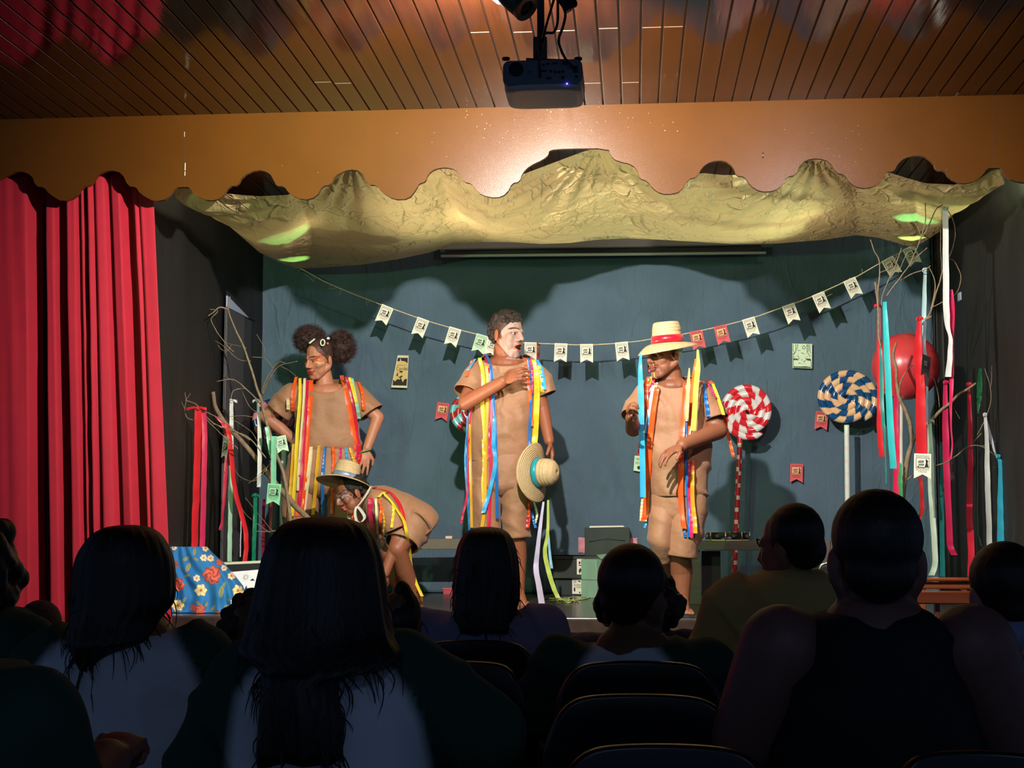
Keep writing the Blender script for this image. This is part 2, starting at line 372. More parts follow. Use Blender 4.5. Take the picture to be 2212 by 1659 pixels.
# rolled-up projection screen above the backdrop
scr = thing('projection_screen', 'grey rolled up projection screen case above the blue backdrop', 'projection screen', P(1310, 535, 9.55))
a, b = P(950, 530, 9.55), P(1672, 530, 9.55)
mb = MB(); mb.span((a.x, 9.50, P(1300, 536, 9.55).z), (b.x, 9.62, P(1300, 500, 9.55).z)); mb.build('case', mat('screen_case', srgb(150, 152, 150), 0.5), scr, smooth=False, bevel=0.008)
a, b = P(952, 552, 9.53), P(1655, 545, 9.53)
mb = MB(); mb.tube([(a.x, 9.55, a.z), (b.x, 9.55, b.z)], .010, 10); mb.build('bottom_bar', mat('screen_bar', srgb(190, 192, 188), 0.4), scr)
mb = MB(); mb.span((a.x + .03, 9.548, a.z), (b.x - .03, 9.552, a.z + .07)); mb.build('screen_fabric', mat('screen_black', srgb(24, 26, 26), 0.7), scr, smooth=False)

for px in (1010, 1610): q_ = P(px, 500, 9.56); MB().span((q_.x - .012, 9.55, P(1300, 500, 9.55).z - .01), (q_.x + .012, 9.57, ZC)).build('hanger', mat('screen_bar', (0, 0, 0)), scr, smooth=False)
# ------------------------------------------------------------------ canopy cloth under the stage ceiling
TOPE = [(378,405),(440,410),(488,418),(560,424),(622,421),(660,395),(700,368),(750,345),(800,345),(900,350),(962,346),(1060,398),(1128,377),(1200,350),(1250,331),(1290,318),(1316,326),(1400,352),(1480,378),(1520,374),(1560,378),(1600,378),(1680,358),(1760,336),(1830,360),(1915,371),(1960,385),(2000,396),(2060,399),(2110,390),(2140,370),(2168,361)]
BOTE = [(378,406),(400,432),(440,455),(480,475),(520,510),(560,545),(600,565),(640,580),(700,578),(780,572),(860,560),(930,545),(980,528),(1040,523),(1100,523),(1170,527),(1230,525),(1290,518),(1350,515),(1410,517),(1500,522),(1580,527),(1680,526),(1780,518),(1850,508),(1900,514),(1950,529),(1975,535),(2000,520),(2030,500),(2060,460),(2100,430),(2140,400),(2170,383)]
def canf(u, v):
    px = 378 + (2169 - 378) * u
    yb = lerp([(378, 7.35), (640, 9.3), (1000, 9.0), (1300, 8.9), (1700, 9.0), (1975, 9.3), (2170, 7.35)], px)
    a = P(px, lerp(TOPE, px), 7.3); b = P(px, lerp(BOTE, px), yb)
    p = a.lerp(b, v)
    q = Vector((p.x * 1.2, p.y * 1.2, 0))
    w = math.sin(PI * min(1, v * 1.0))
    rid = (1 - abs(noise.noise((p.x * 3.2, p.y * 3.2 + .6 * p.x, 1.0))) * 2.2)
    rid2 = (1 - abs(noise.noise((p.x * 7 + p.y * 3, p.y * 7, 5.0))) * 2.2)
    e = min(1, 12 * v, 12 * (1 - v)) * min(1, 30 * u, 30 * (1 - u))
    dz = -.035 * w + .020 * noise.noise((p.x * 1.1, p.y * 1.3, 2)) * w + e * (.007 * max(0, rid) ** 4 + .003 * max(0, rid2) ** 4 + .004 * max(0, 1 - abs(noise.noise((p.x * 2.1 - p.y * 2.4, p.y * 2.3 + p.x, 8.0))) * 3.2) ** 3)
    for cx, r in ((1290, .5), (760, .45), (1760, .4)):      # fan pleats below the hanging points
        c = P(cx, 345, 7.3); d = math.hypot(p.x - c.x, p.y - c.y); an = math.atan2(p.x - c.x, p.y - c.y)
        dz += e * .010 * math.exp(-(d / .9) ** 2) * math.sin(an * 26 + 2 * noise.noise((d * 2, an, cx)))
    xs = [330, 640 + 60 * v, 930 + 110 * v, 1290 + 95 * v, 1835 + 25 * v, 1975 + 10 * v, 2230]      # swags between the ridges that run down from the hanging points
    for a_, b_ in zip(xs, xs[1:]):
        if a_ <= px < b_: dz -= .075 * w * math.sin(PI * (px - a_) / (b_ - a_)) ** .75 * min(1, (b_ - a_) / 300) - .03 * w
    return p + Vector((0, 0, dz))
can_m = mat('canopy_satin', srgb(226, 202, 146), 0.45, var=0.05, scale=5, trans=0.30, bump=0.2, bscale=26, bdist=0.006)
def creases(m, specs, strength, dist):
    "crisp folded-paper creases: edges of warped cells, as bump"
    t = m.node_tree; n = t.nodes; L = t.links.new; b = n['Principled BSDF']; tc = n.new('ShaderNodeTexCoord'); acc = None
    for sc, st, rot, w, amt in specs:
        mp = n.new('ShaderNodeMapping'); mp.inputs['Scale'].default_value = st; mp.inputs['Rotation'].default_value = rot; L(tc.outputs['Object'], mp.inputs[0])
        no = n.new('ShaderNodeTexNoise'); no.inputs['Scale'].default_value = sc * .7; no.inputs['Detail'].default_value = 3; L(mp.outputs[0], no.inputs['Vector'])
        ad = n.new('ShaderNodeMixRGB'); ad.blend_type = 'LINEAR_LIGHT'; ad.inputs[0].default_value = .55 / sc * 1.6; L(mp.outputs[0], ad.inputs[1]); L(no.outputs['Color'], ad.inputs[2])
        vo = n.new('ShaderNodeTexVoronoi'); vo.feature = 'DISTANCE_TO_EDGE'; vo.inputs['Scale'].default_value = sc; L(ad.outputs[0], vo.inputs['Vector'])
        mr = n.new('ShaderNodeMapRange'); mr.interpolation_type = 'SMOOTHSTEP'; mr.inputs[1].default_value = 0; mr.inputs[2].default_value = w; mr.inputs[3].default_value = amt; mr.inputs[4].default_value = 0; L(vo.outputs['Distance'], mr.inputs[0])
        fa = n.new('ShaderNodeTexNoise'); fa.inputs['Scale'].default_value = sc * .45; L(tc.outputs['Object'], fa.inputs['Vector'])
        fm = n.new('ShaderNodeMapRange'); fm.inputs[1].default_value = .42; fm.inputs[2].default_value = .62; L(fa.outputs['Fac'], fm.inputs[0])
        ml = n.new('ShaderNodeMath'); ml.operation = 'MULTIPLY'; L(mr.outputs[0], ml.inputs[0]); L(fm.outputs[0], ml.inputs[1])
        if acc: s_ = n.new('ShaderNodeMath'); s_.operation = 'ADD'; L(acc, s_.inputs[0]); L(ml.outputs[0], s_.inputs[1]); acc = s_.outputs[0]
        else: acc = ml.outputs[0]
    bu = n.new('ShaderNodeBump'); bu.inputs['Strength'].default_value = strength; bu.inputs['Distance'].default_value = dist; L(acc, bu.inputs['Height'])
    old = b.inputs['Normal'].links[0].from_socket if b.inputs['Normal'].links else None
    if old: L(old, bu.inputs['Normal'])
    L(bu.outputs[0], b.inputs['Normal'])
creases(can_m, [(4.2, (1, .55, 1), (0, 0, .3), .10, 1.0), (8, (1, .7, 1), (0, 0, -.5), .09, .6), (15, (1, .5, 1), (0, 0, .2), .10, .25)], 1.0, .016)
creases(_M['backdrop_cotton'], [(3.0, (1.3, 1, .5), (0, .5, 0), .07, 1.0), (6.5, (1.4, 1, .55), (0, -.4, 0), .07, .5), (12, (1, 1, .7), (0, .3, 0), .08, .25)], .55, .008)
can = tag(MB().grid(canf, 460, 110).build('fabric_canopy', can_m), 'wrinkled tan cloth swagged under the stage ceiling behind the valance', 'canopy')
for px, py, yy in ((640, 577, 9.28), (1975, 532, 9.28), (382, 404, 7.34), (2166, 366, 7.34), (1290, 322, 7.32), (1300, 516, 8.92)):
    p = P(px, py, yy); MB().tube([p - Vector((0, 0, .004)), (p.x, p.y, ZC)], .003, 6).build('hanging_cord', mat('cord_pale', srgb(180, 170, 140), .8), can)
# LED lamps lying above the cloth that glow through it
for px, py, Y, col, w in ((632, 440, 8.3, (.25, 1, .45), 14), (642, 540, 9.0, (.35, 1, .35), 10), (1968, 430, 8.3, (.2, 1, .5), 16), (1965, 505, 9.0, (.5, 1, .35), 16)):
    p = P(px, py, Y); spot('led_can', p + Vector((0, .0, .16)), p + Vector((0, -.12, -.3)), col, w, 42, 0.15, 0.02)
point('above_canopy_lamp', (-0.95, 8.3, 3.24), (1, .9, .66), 5, .05); point('above_canopy_lamp', (0.9, 8.3, 3.24), (1, .92, .66), 5, .05)
point('above_canopy_lamp', (-2.0, 8.1, 3.15), (1, .88, .6), 3, .05); point('above_canopy_lamp', (1.75, 7.9, 3.15), (.86, 1, .6), 4, .05)
# ------------------------------------------------------------------ paper pennants and posters
paper_m = flat('cream_paper', (250, 244, 222), 0.8); mint_m = flat('mint_paper', (206, 238, 200), 0.8); pink_m = flat('pink_paper', (226, 96, 100), 0.8)
peach_m = flat('peach_paper', (240, 190, 140), 0.8); ink_m = flat('black_ink', (38, 36, 34), 0.8); grey_ink = flat('grey_ink', (130, 128, 122), 0.8); redink = flat('dark_red_ink', (120, 30, 40), 0.8)
def flat_poly(mb, pts, y):
    n = len(pts); mb.add([(x, y, z) for x, z in pts], [tuple(range(n))])
def words(mb, txt, w, cx, z, y, h=None):
    vs, fs = text_tris(txt, 1.0); x0 = min(v[0] for v in vs); x1 = max(v[0] for v in vs); s = w / (x1 - x0); sh = (h / 0.72 if h else s)
    mb.add([(cx + (x - (x0 + x1) / 2) * s, y, z + yy * sh) for x, yy in vs], fs)
def rect(x0, z0, x1, z1): return [(x0, z0), (x1, z0), (x1, z1), (x0, z1)]
def frame2d(mb, x0, z0, x1, z1, t, y):
    for r in (rect(x0, z0, x1, z0 + t), rect(x0, z1 - t, x1, z1), rect(x0, z0, x0 + t, z1), rect(x1 - t, z0, x1, z1)): flat_poly(mb, r, y)
def disc(cx, cz, r, n=14, rz=None): return [(cx + r * math.cos(2 * PI * k / n), cz + (rz or r) * math.sin(2 * PI * k / n)) for k in range(n)]
FW_, FH = .084, .125
def pennant_sheet():
    n = 8; mb = MB(); vs = []
    for i in range(n + 1):
        u = i / n; x = (u - .5) * FW_; zb = -FH + .022 * (1 - abs(2 * u - 1))
        for j in range(5): vs.append((x, .0005 * math.sin(u * 3 + j * .5) * j / 4, zb * j / 4))
    mb.add(vs, [(i * 5 + j, i * 5 + 5 + j, i * 5 + 6 + j, i * 5 + 1 + j) for i in range(n) for j in range(4)]); return mb
def pennant_print():
    mb = MB(); y = -.0012
    words(mb, 'ENCANTADOS', .066, 0, -.016, y, .008)
    frame2d(mb, -.033, -.074, .033, -.020, .0022, y)
    flat_poly(mb, [(.010, -.068), (.030, -.068), (.024, -.046), (.028, -.040), (.022, -.030), (.017, -.026), (.014, -.031), (.016, -.038), (.016, -.046)], y)
    flat_poly(mb, [(-.026, -.064), (-.021, -.060), (-.018, -.066), (.012, -.067), (.012, -.070), (-.026, -.069)], y)
    words(mb, 'BAÚ DE HISTÓRIAS', .062, 0, -.084, y, .0062); words(mb, 'POPULARES', .042, 0, -.0935, y, .0058)
    return mb
def pennant_chest():
    mb = MB(); y = -.0012
    flat_poly(mb, [(-.022, -.046), (.004, -.046), (.008, -.034), (-.016, -.034), (-.024, -.040)], y); flat_poly(mb, [(-.020, -.060), (.006, -.060), (.008, -.050), (-.020, -.050)], y)
    return mb
_pm = [pennant_sheet().mesh('sheet'), pennant_print().mesh('print'), pennant_chest().mesh('print_chest'), MB().add([(-.033, -.0008, -.072), (.033, -.0008, -.072), (.033, -.0008, -.020), (-.033, -.0008, -.020)], [(0, 1, 2, 3)]).mesh('panel')]
def sub(name, me, m, parent):
    o = bpy.data.objects.new(name, me); COL.objects.link(o); o.parent = parent
    if not me.materials: me.materials.append(m)
    else: o.material_slots[0].link = 'OBJECT'; o.material_slots[0].material = m
    return o
def pennant(px, py, Y, ang, label, paper, group=None, yaw=0, s=1.0, cat='pennant', ink=None):
    t = thing('paper_pennant', label, cat, P(px, py, Y), group); t.rotation_euler = (0, math.radians(ang), math.radians(yaw)); t.scale = (s, s, s)
    sub('sheet', _pm[0], paper, t); ik = ink or (redink if paper == pink_m else ink_m)
    if paper == pink_m: sub('picture_panel', _pm[3], peach_m, t)
    sub('print', _pm[1], ik, t); sub('print_chest', _pm[2], grey_ink if paper != pink_m else flat('ochre_ink', (150, 104, 60)), t); return t
STR = [(640,577),(655,583),(700,608),(760,634),(820,657),(895,684),(935,697),(970,707),(1030,722),(1080,735),(1135,741),(1200,743),(1240,745),(1280,745),(1330,742),(1380,737),(1420,730),(1475,722),(1515,714),(1560,704),(1600,694),(1640,682),(1690,664),(1725,652),(1770,634),(1820,611),(1850,598),(1905,566),(1940,548),(1962,536),(1975,532)]
YS = 9.34
spts = []
for i in range(len(STR) - 1):
    for k in range(4):
        f = k / 4; spts.append(P(STR[i][0] * (1 - f) + STR[i + 1][0] * f, STR[i][1] * (1 - f) + STR[i + 1][1] * f, YS))
spts.append(P(*STR[-1], YS))
twine_m = mat('twine', srgb(214, 200, 160), 0.8, var=0.2, scale=90)
mb = MB(); mb.tube(spts, .0038, 6)
random.seed(3)
for i in (3, 6, 9, 10, 12, 14, 97, 101, 105, 112):        # frayed ends of the twine
    p = spts[i]; mb.tube([p, p + Vector((random.uniform(-.03, .03), -.01, random.uniform(-.05, .02))), p + Vector((random.uniform(-.06, .06), -.02, random.uniform(-.07, .03)))], .0012, 4)
tag(mb.build('bunting_twine', twine_m), 'frayed twine line strung in a curve in front of the blue backdrop', 'twine')
FL = [(838, 'w', 'cream pennant at the far left end of the twine'), (915, 'w', 'second cream pennant from the left end of the twine'), (984, 'w', 'third cream pennant from the left end of the twine'), (1043, 'm', 'greenish pennant just left of the white-faced man'), (1069, 'w', 'cream pennant almost hidden behind the white-faced man'), (1147, 'w', 'cream pennant in front of the mouth of the white-faced man'), (1163, 'p', 'pink pennant seen edge on, right of the white-faced man'), (1212, 'w', 'cream pennant first in the open gap right of the white-faced man'), (1267, 'w', 'cream pennant in the middle of the twine, second right of the white-faced man'), (1342, 'w', 'cream pennant just left of the man in the red banded straw hat'), (1503, 'p', 'pink pennant touching the brim of the red banded hat'), (1555, 'p', 'second pink pennant right of the red banded hat'), (1616, 'w', 'cream pennant above the red and white lollipop'), (1702, 'w', 'cream pennant above left of the mint woodcut print'), (1766, 'w', 'cream pennant above right of the mint woodcut print'), (1834, 'w', 'cream pennant above the blue and peach lollipop'), (1916, 'w', 'cream pennant behind the twigs, second from the right end'), (1962, 'w', 'cream pennant at the right end of the twine under the canopy')]
for i, (px, c, lab) in enumerate(FL):
    y = lerp(STR, px); sl = (lerp(STR, px + 14) - lerp(STR, px - 14)) / 28
    pennant(px, y - 2, YS - .006, math.degrees(math.atan(sl)) * 1.0 + (3 if px < 1100 else 0), lab, {'w': paper_m, 'm': mint_m, 'p': pink_m}[c], 'paper pennants on the twine', yaw=78 if px == 1163 else random.uniform(-6, 6))
pennant(958, 870, YB - .032, 8, 'pink pennant pinned to the backdrop beside the teal lollipop', pink_m)
pennant(1776, 889, YB - .032, 6, 'pink pennant on the backdrop half hidden behind the blue lollipop', pink_m)
pennant(1721, 1002, YB - .032, 2, 'pink pennant pinned low on the backdrop between the two right lollipops', pink_m)
# poster "Cordel"
t = thing('cordel_poster', 'tapered yellow Cordel poster pinned to the backdrop', 'poster', P(864, 803, YB - .035))
o = t.location.copy(); sc = YB / F
def pp(x, y): return ((x - 864) * sc, (803 - y) * sc)
def quadmesh(name, polys, m, y, parent):
    mb = MB()
    for p in polys: flat_poly(mb, p, y)
    q = mb.build(name, m, None, smooth=False); q.parent = parent; return q
def cz(x, y): return (820 + x / 13.82, 740 + y / 13.82)           # from the zoomed crop
def cpoly(l): return [pp(*cz(x, y)) for x, y in l]
mb = MB(); out = cpoly([(535, 370), (870, 380), (830, 1365), (345, 1345)]); mb.prism([(x, 0, z) for x, z in out], (0, .003, 0)); q = mb.build('sheet', flat('poster_edge', (232, 220, 186), 0.8), None, smooth=False); q.parent = t
quadmesh('ground', [cpoly([(555, 430), (845, 435), (815, 1300), (375, 1285)])], flat('poster_yellow', (222, 192, 120), 0.8), -.0006, t)
quadmesh('night_sky', [cpoly([(545, 450), (845, 455), (838, 620), (790, 575), (740, 552), (640, 545), (520, 552)])], ink_m, -.0012, t)
quadmesh('moon', [cpoly([(625, 480), (650, 478), (632, 500), (632, 530), (650, 545), (680, 545), (655, 558), (625, 552), (608, 525)])], paper_m, -.0016, t)
quadmesh('woodcut_figure', [cpoly([(385, 1280), (400, 1120), (440, 1130), (450, 1170), (540, 1090), (600, 1110), (640, 1050), (690, 1190), (760, 1090), (825, 1095), (812, 1295)]), cpoly([(580, 880), (610, 845), (660, 845), (695, 855), (690, 885), (660, 890), (675, 935), (650, 900)]), cpoly([(490, 1000), (540, 890), (555, 900), (545, 1000)]), cpoly([(550, 1000), (600, 1030), (650, 985), (700, 1000), (640, 1060), (590, 1060)])], ink_m, -.0012, t)
mb = MB(); a, b = cpoly([(650, 830), (650, 690)]); words(mb, 'Cordel', .082, a[0] + .004, a[1], -.0014, .026); words(mb, 'romanceiro do', .078, b[0] + .004, b[1], -.0014, .009)
q = mb.build('lettering', ink_m, None, smooth=False); q.parent = t
# mint woodcut print
t = thing('woodcut_print', 'square mint green woodcut print pinned high on the backdrop', 'print', P(1732, 769, YB - .035))
def mz(l): return [((1690 + x / 16.59 - 1732) * sc, (769 - (720 + y / 16.59)) * sc) for x, y in l]
mb = MB(); mb.prism([(x, 0, z) for x, z in mz([(370, 365), (1065, 385), (1045, 1260), (370, 1225)])], (0, .003, 0)); q = mb.build('sheet', flat('print_mint', (222, 244, 205), 0.8), None, smooth=False); q.parent = t
def stroke(l, w):
    out = []; l = mz(l)
    for (a, b), (c, d) in zip(l, l[1:]):
        L_ = math.hypot(c - a, d - b) or 1; nx, nz = -(d - b) / L_ * w / 2, (c - a) / L_ * w / 2
        out.append([(a + nx, b + nz), (c + nx, d + nz), (c - nx, d - nz), (a - nx, b - nz)])
    return out
w = .0034; ps = []
for l in ([(400, 380), (400, 620), (440, 700), (410, 770), (370, 720)], [(490, 380), (490, 640), (430, 750)], [(560, 380), (540, 540), (500, 580)], [(880, 400), (890, 660), (930, 760), (1010, 830)], [(920, 390), (935, 620), (900, 655)], [(980, 390), (985, 640), (1020, 720)], [(720, 500), (780, 440), (830, 500), (810, 560), (740, 560), (720, 500)], [(400, 780), (400, 1190), (1020, 1220), (1010, 950)], [(570, 780), (560, 830), (600, 880), (580, 930)], [(790, 1060), (760, 1000), (850, 970)], [(570, 1080), (610, 1050), (650, 1090)]): ps += stroke(l, w)
for l in ([(550, 600), (690, 620), (570, 625)], [(400, 820), (500, 840), (400, 840)], [(830, 835), (960, 850), (850, 855)], [(400, 895), (540, 905), (600, 960), (400, 960)], [(790, 905), (1010, 915), (1000, 985), (900, 980)], [(670, 720), (720, 690), (770, 730), (760, 760), (740, 720)], [(400, 1180), (600, 1195), (800, 1185), (1010, 1210), (1020, 1235), (400, 1215)], [(680, 940), (720, 930), (700, 990)]): ps.append(mz(l))
random.seed(9)
for k in range(34):
    x, y = random.uniform(430, 980), random.uniform(420, 1140); ps += stroke([(x, y), (x + random.uniform(-16, 16), y + 22)], .0015)
quadmesh('woodcut_lines', ps, flat('olive_ink', (62, 70, 50)), -.0009, t)
# green tag hanging behind the man in the red banded hat
t = thing('paper_tag', 'pale green paper tag pinned to the backdrop beside the long blue ribbon', 'tag', P(1381, 958, YB - .03))
mb = MB(); k = (YB - .03) / F
mb.prism([(-10 * k, 0, -26 * k), (8 * k, 0, -28 * k), (8 * k, 0, -62 * k), (-13 * k, 0, -58 * k)], (0, .002, 0)); q = mb.build('sheet', mint_m, None, smooth=False); q.parent = t
mb = MB(); words(mb, 'CABRA DA', 15 * k, -1 * k, -36 * k, -.001, 6 * k); words(mb, 'PESTE', 14 * k, -1 * k, -45 * k, -.001, 6 * k); flat_poly(mb, disc(-1 * k, -52 * k, 4 * k), -.001); q = mb.build('lettering', ink_m, None, smooth=False); q.parent = t

# ------------------------------------------------------------------ spiral lollipops and the red ball
def lollipop(cx, cy, R, Y, cols, stick, ends, turns, label, sq=1.0, flip=1, ph=0.0, stickcol2=None, tilt=0):
    c = P(cx, cy, Y); k = Y / F; R = R * k; tr = R / (2 * turns + 0.6)
    t = thing('lollipop', label, 'lollipop', P(ends[1][0], ends[1][1], Y))
    m1, m2 = [flat('candy_%d_%d_%d' % c_, c_, 0.12, coat=0.5) for c_ in cols]
    mb = MB(); N = int(150 * turns); seg = 20; rings = []; L_ = 0; lens = []; prev = None
    for i in range(N + 1):
        a = 2 * PI * turns * i / N; r = tr * .3 + (R - tr * 1.0) * i / N
        p = c + Vector((flip * math.cos(a + ph) * r, math.sin(tilt) * math.sin(a + ph) * r, math.sin(a + ph) * r * sq)); 
        if prev is not None: L_ += (p - prev).length
        prev = p; lens.append(L_)
        rr = tr * (1.05 if i < N - 6 else 1.05 * (.45 + .55 * (N - i) / 6))
        n_ = (p - c).normalized() if r > 1e-4 else Vector((1, 0, 0))
        rings.append([p + n_ * rr * math.cos(q * 2 * PI / seg) + Vector((0, -1, 0)) * rr * math.sin(q * 2 * PI / seg) for q in range(seg)])
    mb.loft(rings)
    per = tr * 4.8; mi = []
    for i in range(N):
        for j in range(seg): mi.append(int(math.floor((lens[i] / per + .55 * j / seg) * 2)) % 2)
    mb.m = mi + [0, 0]
    mb.build('spiral_candy', [m1, m2], t)
    (x0, y0), (x1, y1) = ends
    a, b = P(x0, y0, Y), P(x1, y1, Y); sr = 5.6 * k; mb = MB(); pts = [a.lerp(b, i / 40) for i in range(41)]; mb.tube(pts, sr, 12)
    if stickcol2:
        L_ = (b - a).length
        mb.m = [1 if ((i / 40 * L_ / .085 + j / 12) % 1) < .24 else 0 for i in range(40) for j in range(12)] + [0, 0]
        mb.build('stick', [flat('stick_%d' % stick[0], stick, 0.3), flat('stick_b', stickcol2, 0.3)], t)
    else: mb.build('stick', flat('stick_%d' % stick[0], stick, 0.3), t)
    return t
lollipop(1615, 887, 60, 9.5, ((214, 40, 52), (226, 222, 220)), (196, 34, 48), ((1599, 940), (1584, 1290)), 4, 'red and white spiral lollipop on a striped stick', 1.04, 1, -1.0, (240, 225, 215))
lollipop(1828, 860, 67, 9.5, ((24, 78, 128), (240, 196, 150)), (226, 244, 226), ((1829, 918), (1833, 1290)), 4.3, 'blue and peach spiral lollipop on a white stick', .93, -1, 2.2, (60, 130, 170))
lollipop(1018, 889, 51, 9.5, ((176, 44, 58), (120, 200, 204)), (120, 200, 204), ((1022, 930), (1024, 1290)), 3.6, 'teal and red spiral lollipop behind the white-faced man', .97, 1, 2.6)
lollipop(592, 906, 49, 9.4, ((28, 48, 92), (214, 128, 140)), (224, 228, 230), ((614, 945), (604, 1282)), 3.5, 'pink and navy spiral lollipop behind the woman with hair puffs', 1.0, 1, 1.2)
t = thing('ball_lollipop', 'large glossy red ball on a white stick among the right hand ribbons', 'ball', P(1946, 1270, 8.65))
c = P(1956, 792, 8.65); MB().ell(c, (.2, .2, .2), su=48, sv=32).build('ball', mat('red_ball', srgb(196, 56, 62), 0.30, var=0.05, scale=6), t)
MB().tube([P(1947, 850, 8.67), P(1946, 1296, 8.67)], .010, 12).build('stick', flat('ball_stick', (200, 200, 190), 0.4), t)
MB().ell(P(1962, 721, 8.65), (.006, .006, .012)).build('valve', flat('valve_red', (150, 30, 36), 0.4), t)

# ------------------------------------------------------------------ dry branches
bark = mat('bark', srgb(132, 112, 88), 0.8, var=0.3, scale=40, bump=0.5, bscale=60, bdist=0.004)
def branch(lines, Y, label, base):
    mb = MB()
    for pts, w0, w1, dy in lines:
        s = cr([(x, y, Y + dy * i / max(1, len(pts) - 1)) for i, (x, y) in enumerate(pts)], 5 * len(pts)); n = len(s)
        wp = [P(a[0], a[1], a[2]) for a in s]
        mb.tube([p + Vector((.004 * noise.noise(p * 12), 0, .004 * noise.noise(p * 15))) for p in wp], [(w0 + (w1 - w0) * i / (n - 1)) * Y / F / 2 for i in range(n)], 7)
    return tag(mb.build('dry_branch', bark), label, 'branch')
branch([([(460, 846), (466, 880), (485, 912), (520, 950), (560, 1000), (600, 1050), (640, 1095), (690, 1160), (700, 1290)], 9, 15, .3)], 8.45, 'thick grey cut branch crossing in front of the left wing', None)
branch([([(497, 640), (494, 668), (505, 705), (525, 745), (540, 790), (552, 830), (564, 862), (570, 890), (590, 960), (620, 1060), (640, 1290)], 2.5, 9, 0), ([(494, 668), (475, 664), (460, 675), (450, 682)], 4, 2, -.1), ([(452, 668), (470, 672), (456, 690), (468, 715), (490, 745), (505, 760)], 2, 2, -.1), ([(532, 752), (510, 747), (485, 740)], 2, 1.2, .1), ([(470, 745), (478, 755), (490, 758), (500, 745)], 1.5, 1.2, 0), ([(541, 780), (520, 778), (505, 768), (480, 745), (462, 735)], 2, 1, .1), ([(543, 770), (572, 775), (590, 795)], 2, 1.2, -.1), ([(570, 775), (571, 752), (555, 722)], 1.6, .8, -.1), ([(566, 850), (575, 820), (600, 785), (615, 783)], 4, 1.5, -.15), ([(567, 853), (580, 822), (605, 790), (642, 780)], 4, 1.2, -.18), ([(605, 790), (625, 800), (640, 812)], 1.5, 1, -.1), ([(560, 870), (540, 848), (505, 820), (467, 824)], 3.5, 1.5, -.1), ([(530, 838), (505, 844), (498, 862)], 2.4, 2, -.1), ([(505, 822), (482, 812)], 2, 1.2, -.1), ([(565, 895), (540, 880), (525, 850), (523, 840)], 1.5, 1, 0), ([(548, 900), (520, 898), (495, 900)], 1.5, 1, 0), ([(560, 960), (540, 930), (500, 905)], 1.4, 1, -.1), ([(592, 985), (570, 1020), (545, 1040), (520, 1030), (505, 1010)], 1.6, 1, -.1), ([(575, 1010), (555, 1030), (537, 1045)], 1.4, 1, -.1), ([(640, 1130), (590, 1148), (545, 1146)], 3, 1.2, -.1), ([(585, 1152), (560, 1135), (530, 1110), (510, 1070)], 1.6, 1, -.1), ([(590, 1148), (570, 1125), (530, 1075)], 1.4, 1, -.1)], 8.4, 'slender dry branch with curling twigs left of the woman', None)
branch([([(400, 848), (402, 865), (399, 885), (405, 902), (418, 907)], 1.2, 2, 0), ([(400, 866), (412, 850)], 1.4, .8, 0), ([(399, 884), (390, 862)], 1.4, .8, 0), ([(402, 865), (425, 875), (450, 905), (480, 925)], 2, 2, 0), ([(445, 890), (480, 908), (515, 935), (540, 950)], 2, 3, 0), ([(445, 905), (480, 940), (515, 970)], 1.5, 2, 0), ([(460, 915), (500, 930), (540, 948), (575, 990)], 2, 3, .05)], 7.98, 'thin forked twig carrying the red bow ribbon', None)
branch([([(1946, 1300), (1948, 1110), (1952, 1050), (1962, 985), (1970, 955), (1966, 920), (1956, 888), (1944, 862), (1938, 835), (1936, 800), (1930, 770), (1936, 740)], 13, 5, 0), ([(1970, 955), (1985, 935), (2005, 915), (2030, 888), (2055, 868), (2075, 850), (2108, 828)], 9, 5, -.1), ([(1942, 860), (1944, 830), (1960, 800), (1978, 785)], 4, 2, -.1), ([(1955, 1040), (1975, 1025), (2000, 1012), (2040, 1000), (2065, 985), (2090, 966), (2120, 964), (2150, 985)], 3.5, 1.8, -.1), ([(2120, 964), (2140, 958), (2155, 952)], 1.6, 1, 0), ([(2110, 940), (2125, 915), (2130, 900), (2140, 870), (2140, 840), (2130, 805), (2127, 795)], 2.4, 1.2, 0), ([(2140, 835), (2143, 810), (2143, 790)], 1.5, .8, 0), ([(2030, 880), (2020, 825), (2005, 812)], 2, 1.2, 0), ([(2120, 935), (2095, 965)], 2.4, 2, 0), ([(2145, 1010), (2150, 1012), (2160, 1000)], 1.2, 1, 0), ([(2005, 912), (2025, 918)], 1.5, .8, 0), ([(2074, 905), (2060, 880)], 1.2, .8, 0)], 8.25, 'forked dry branch standing under the right hand ribbons', None)
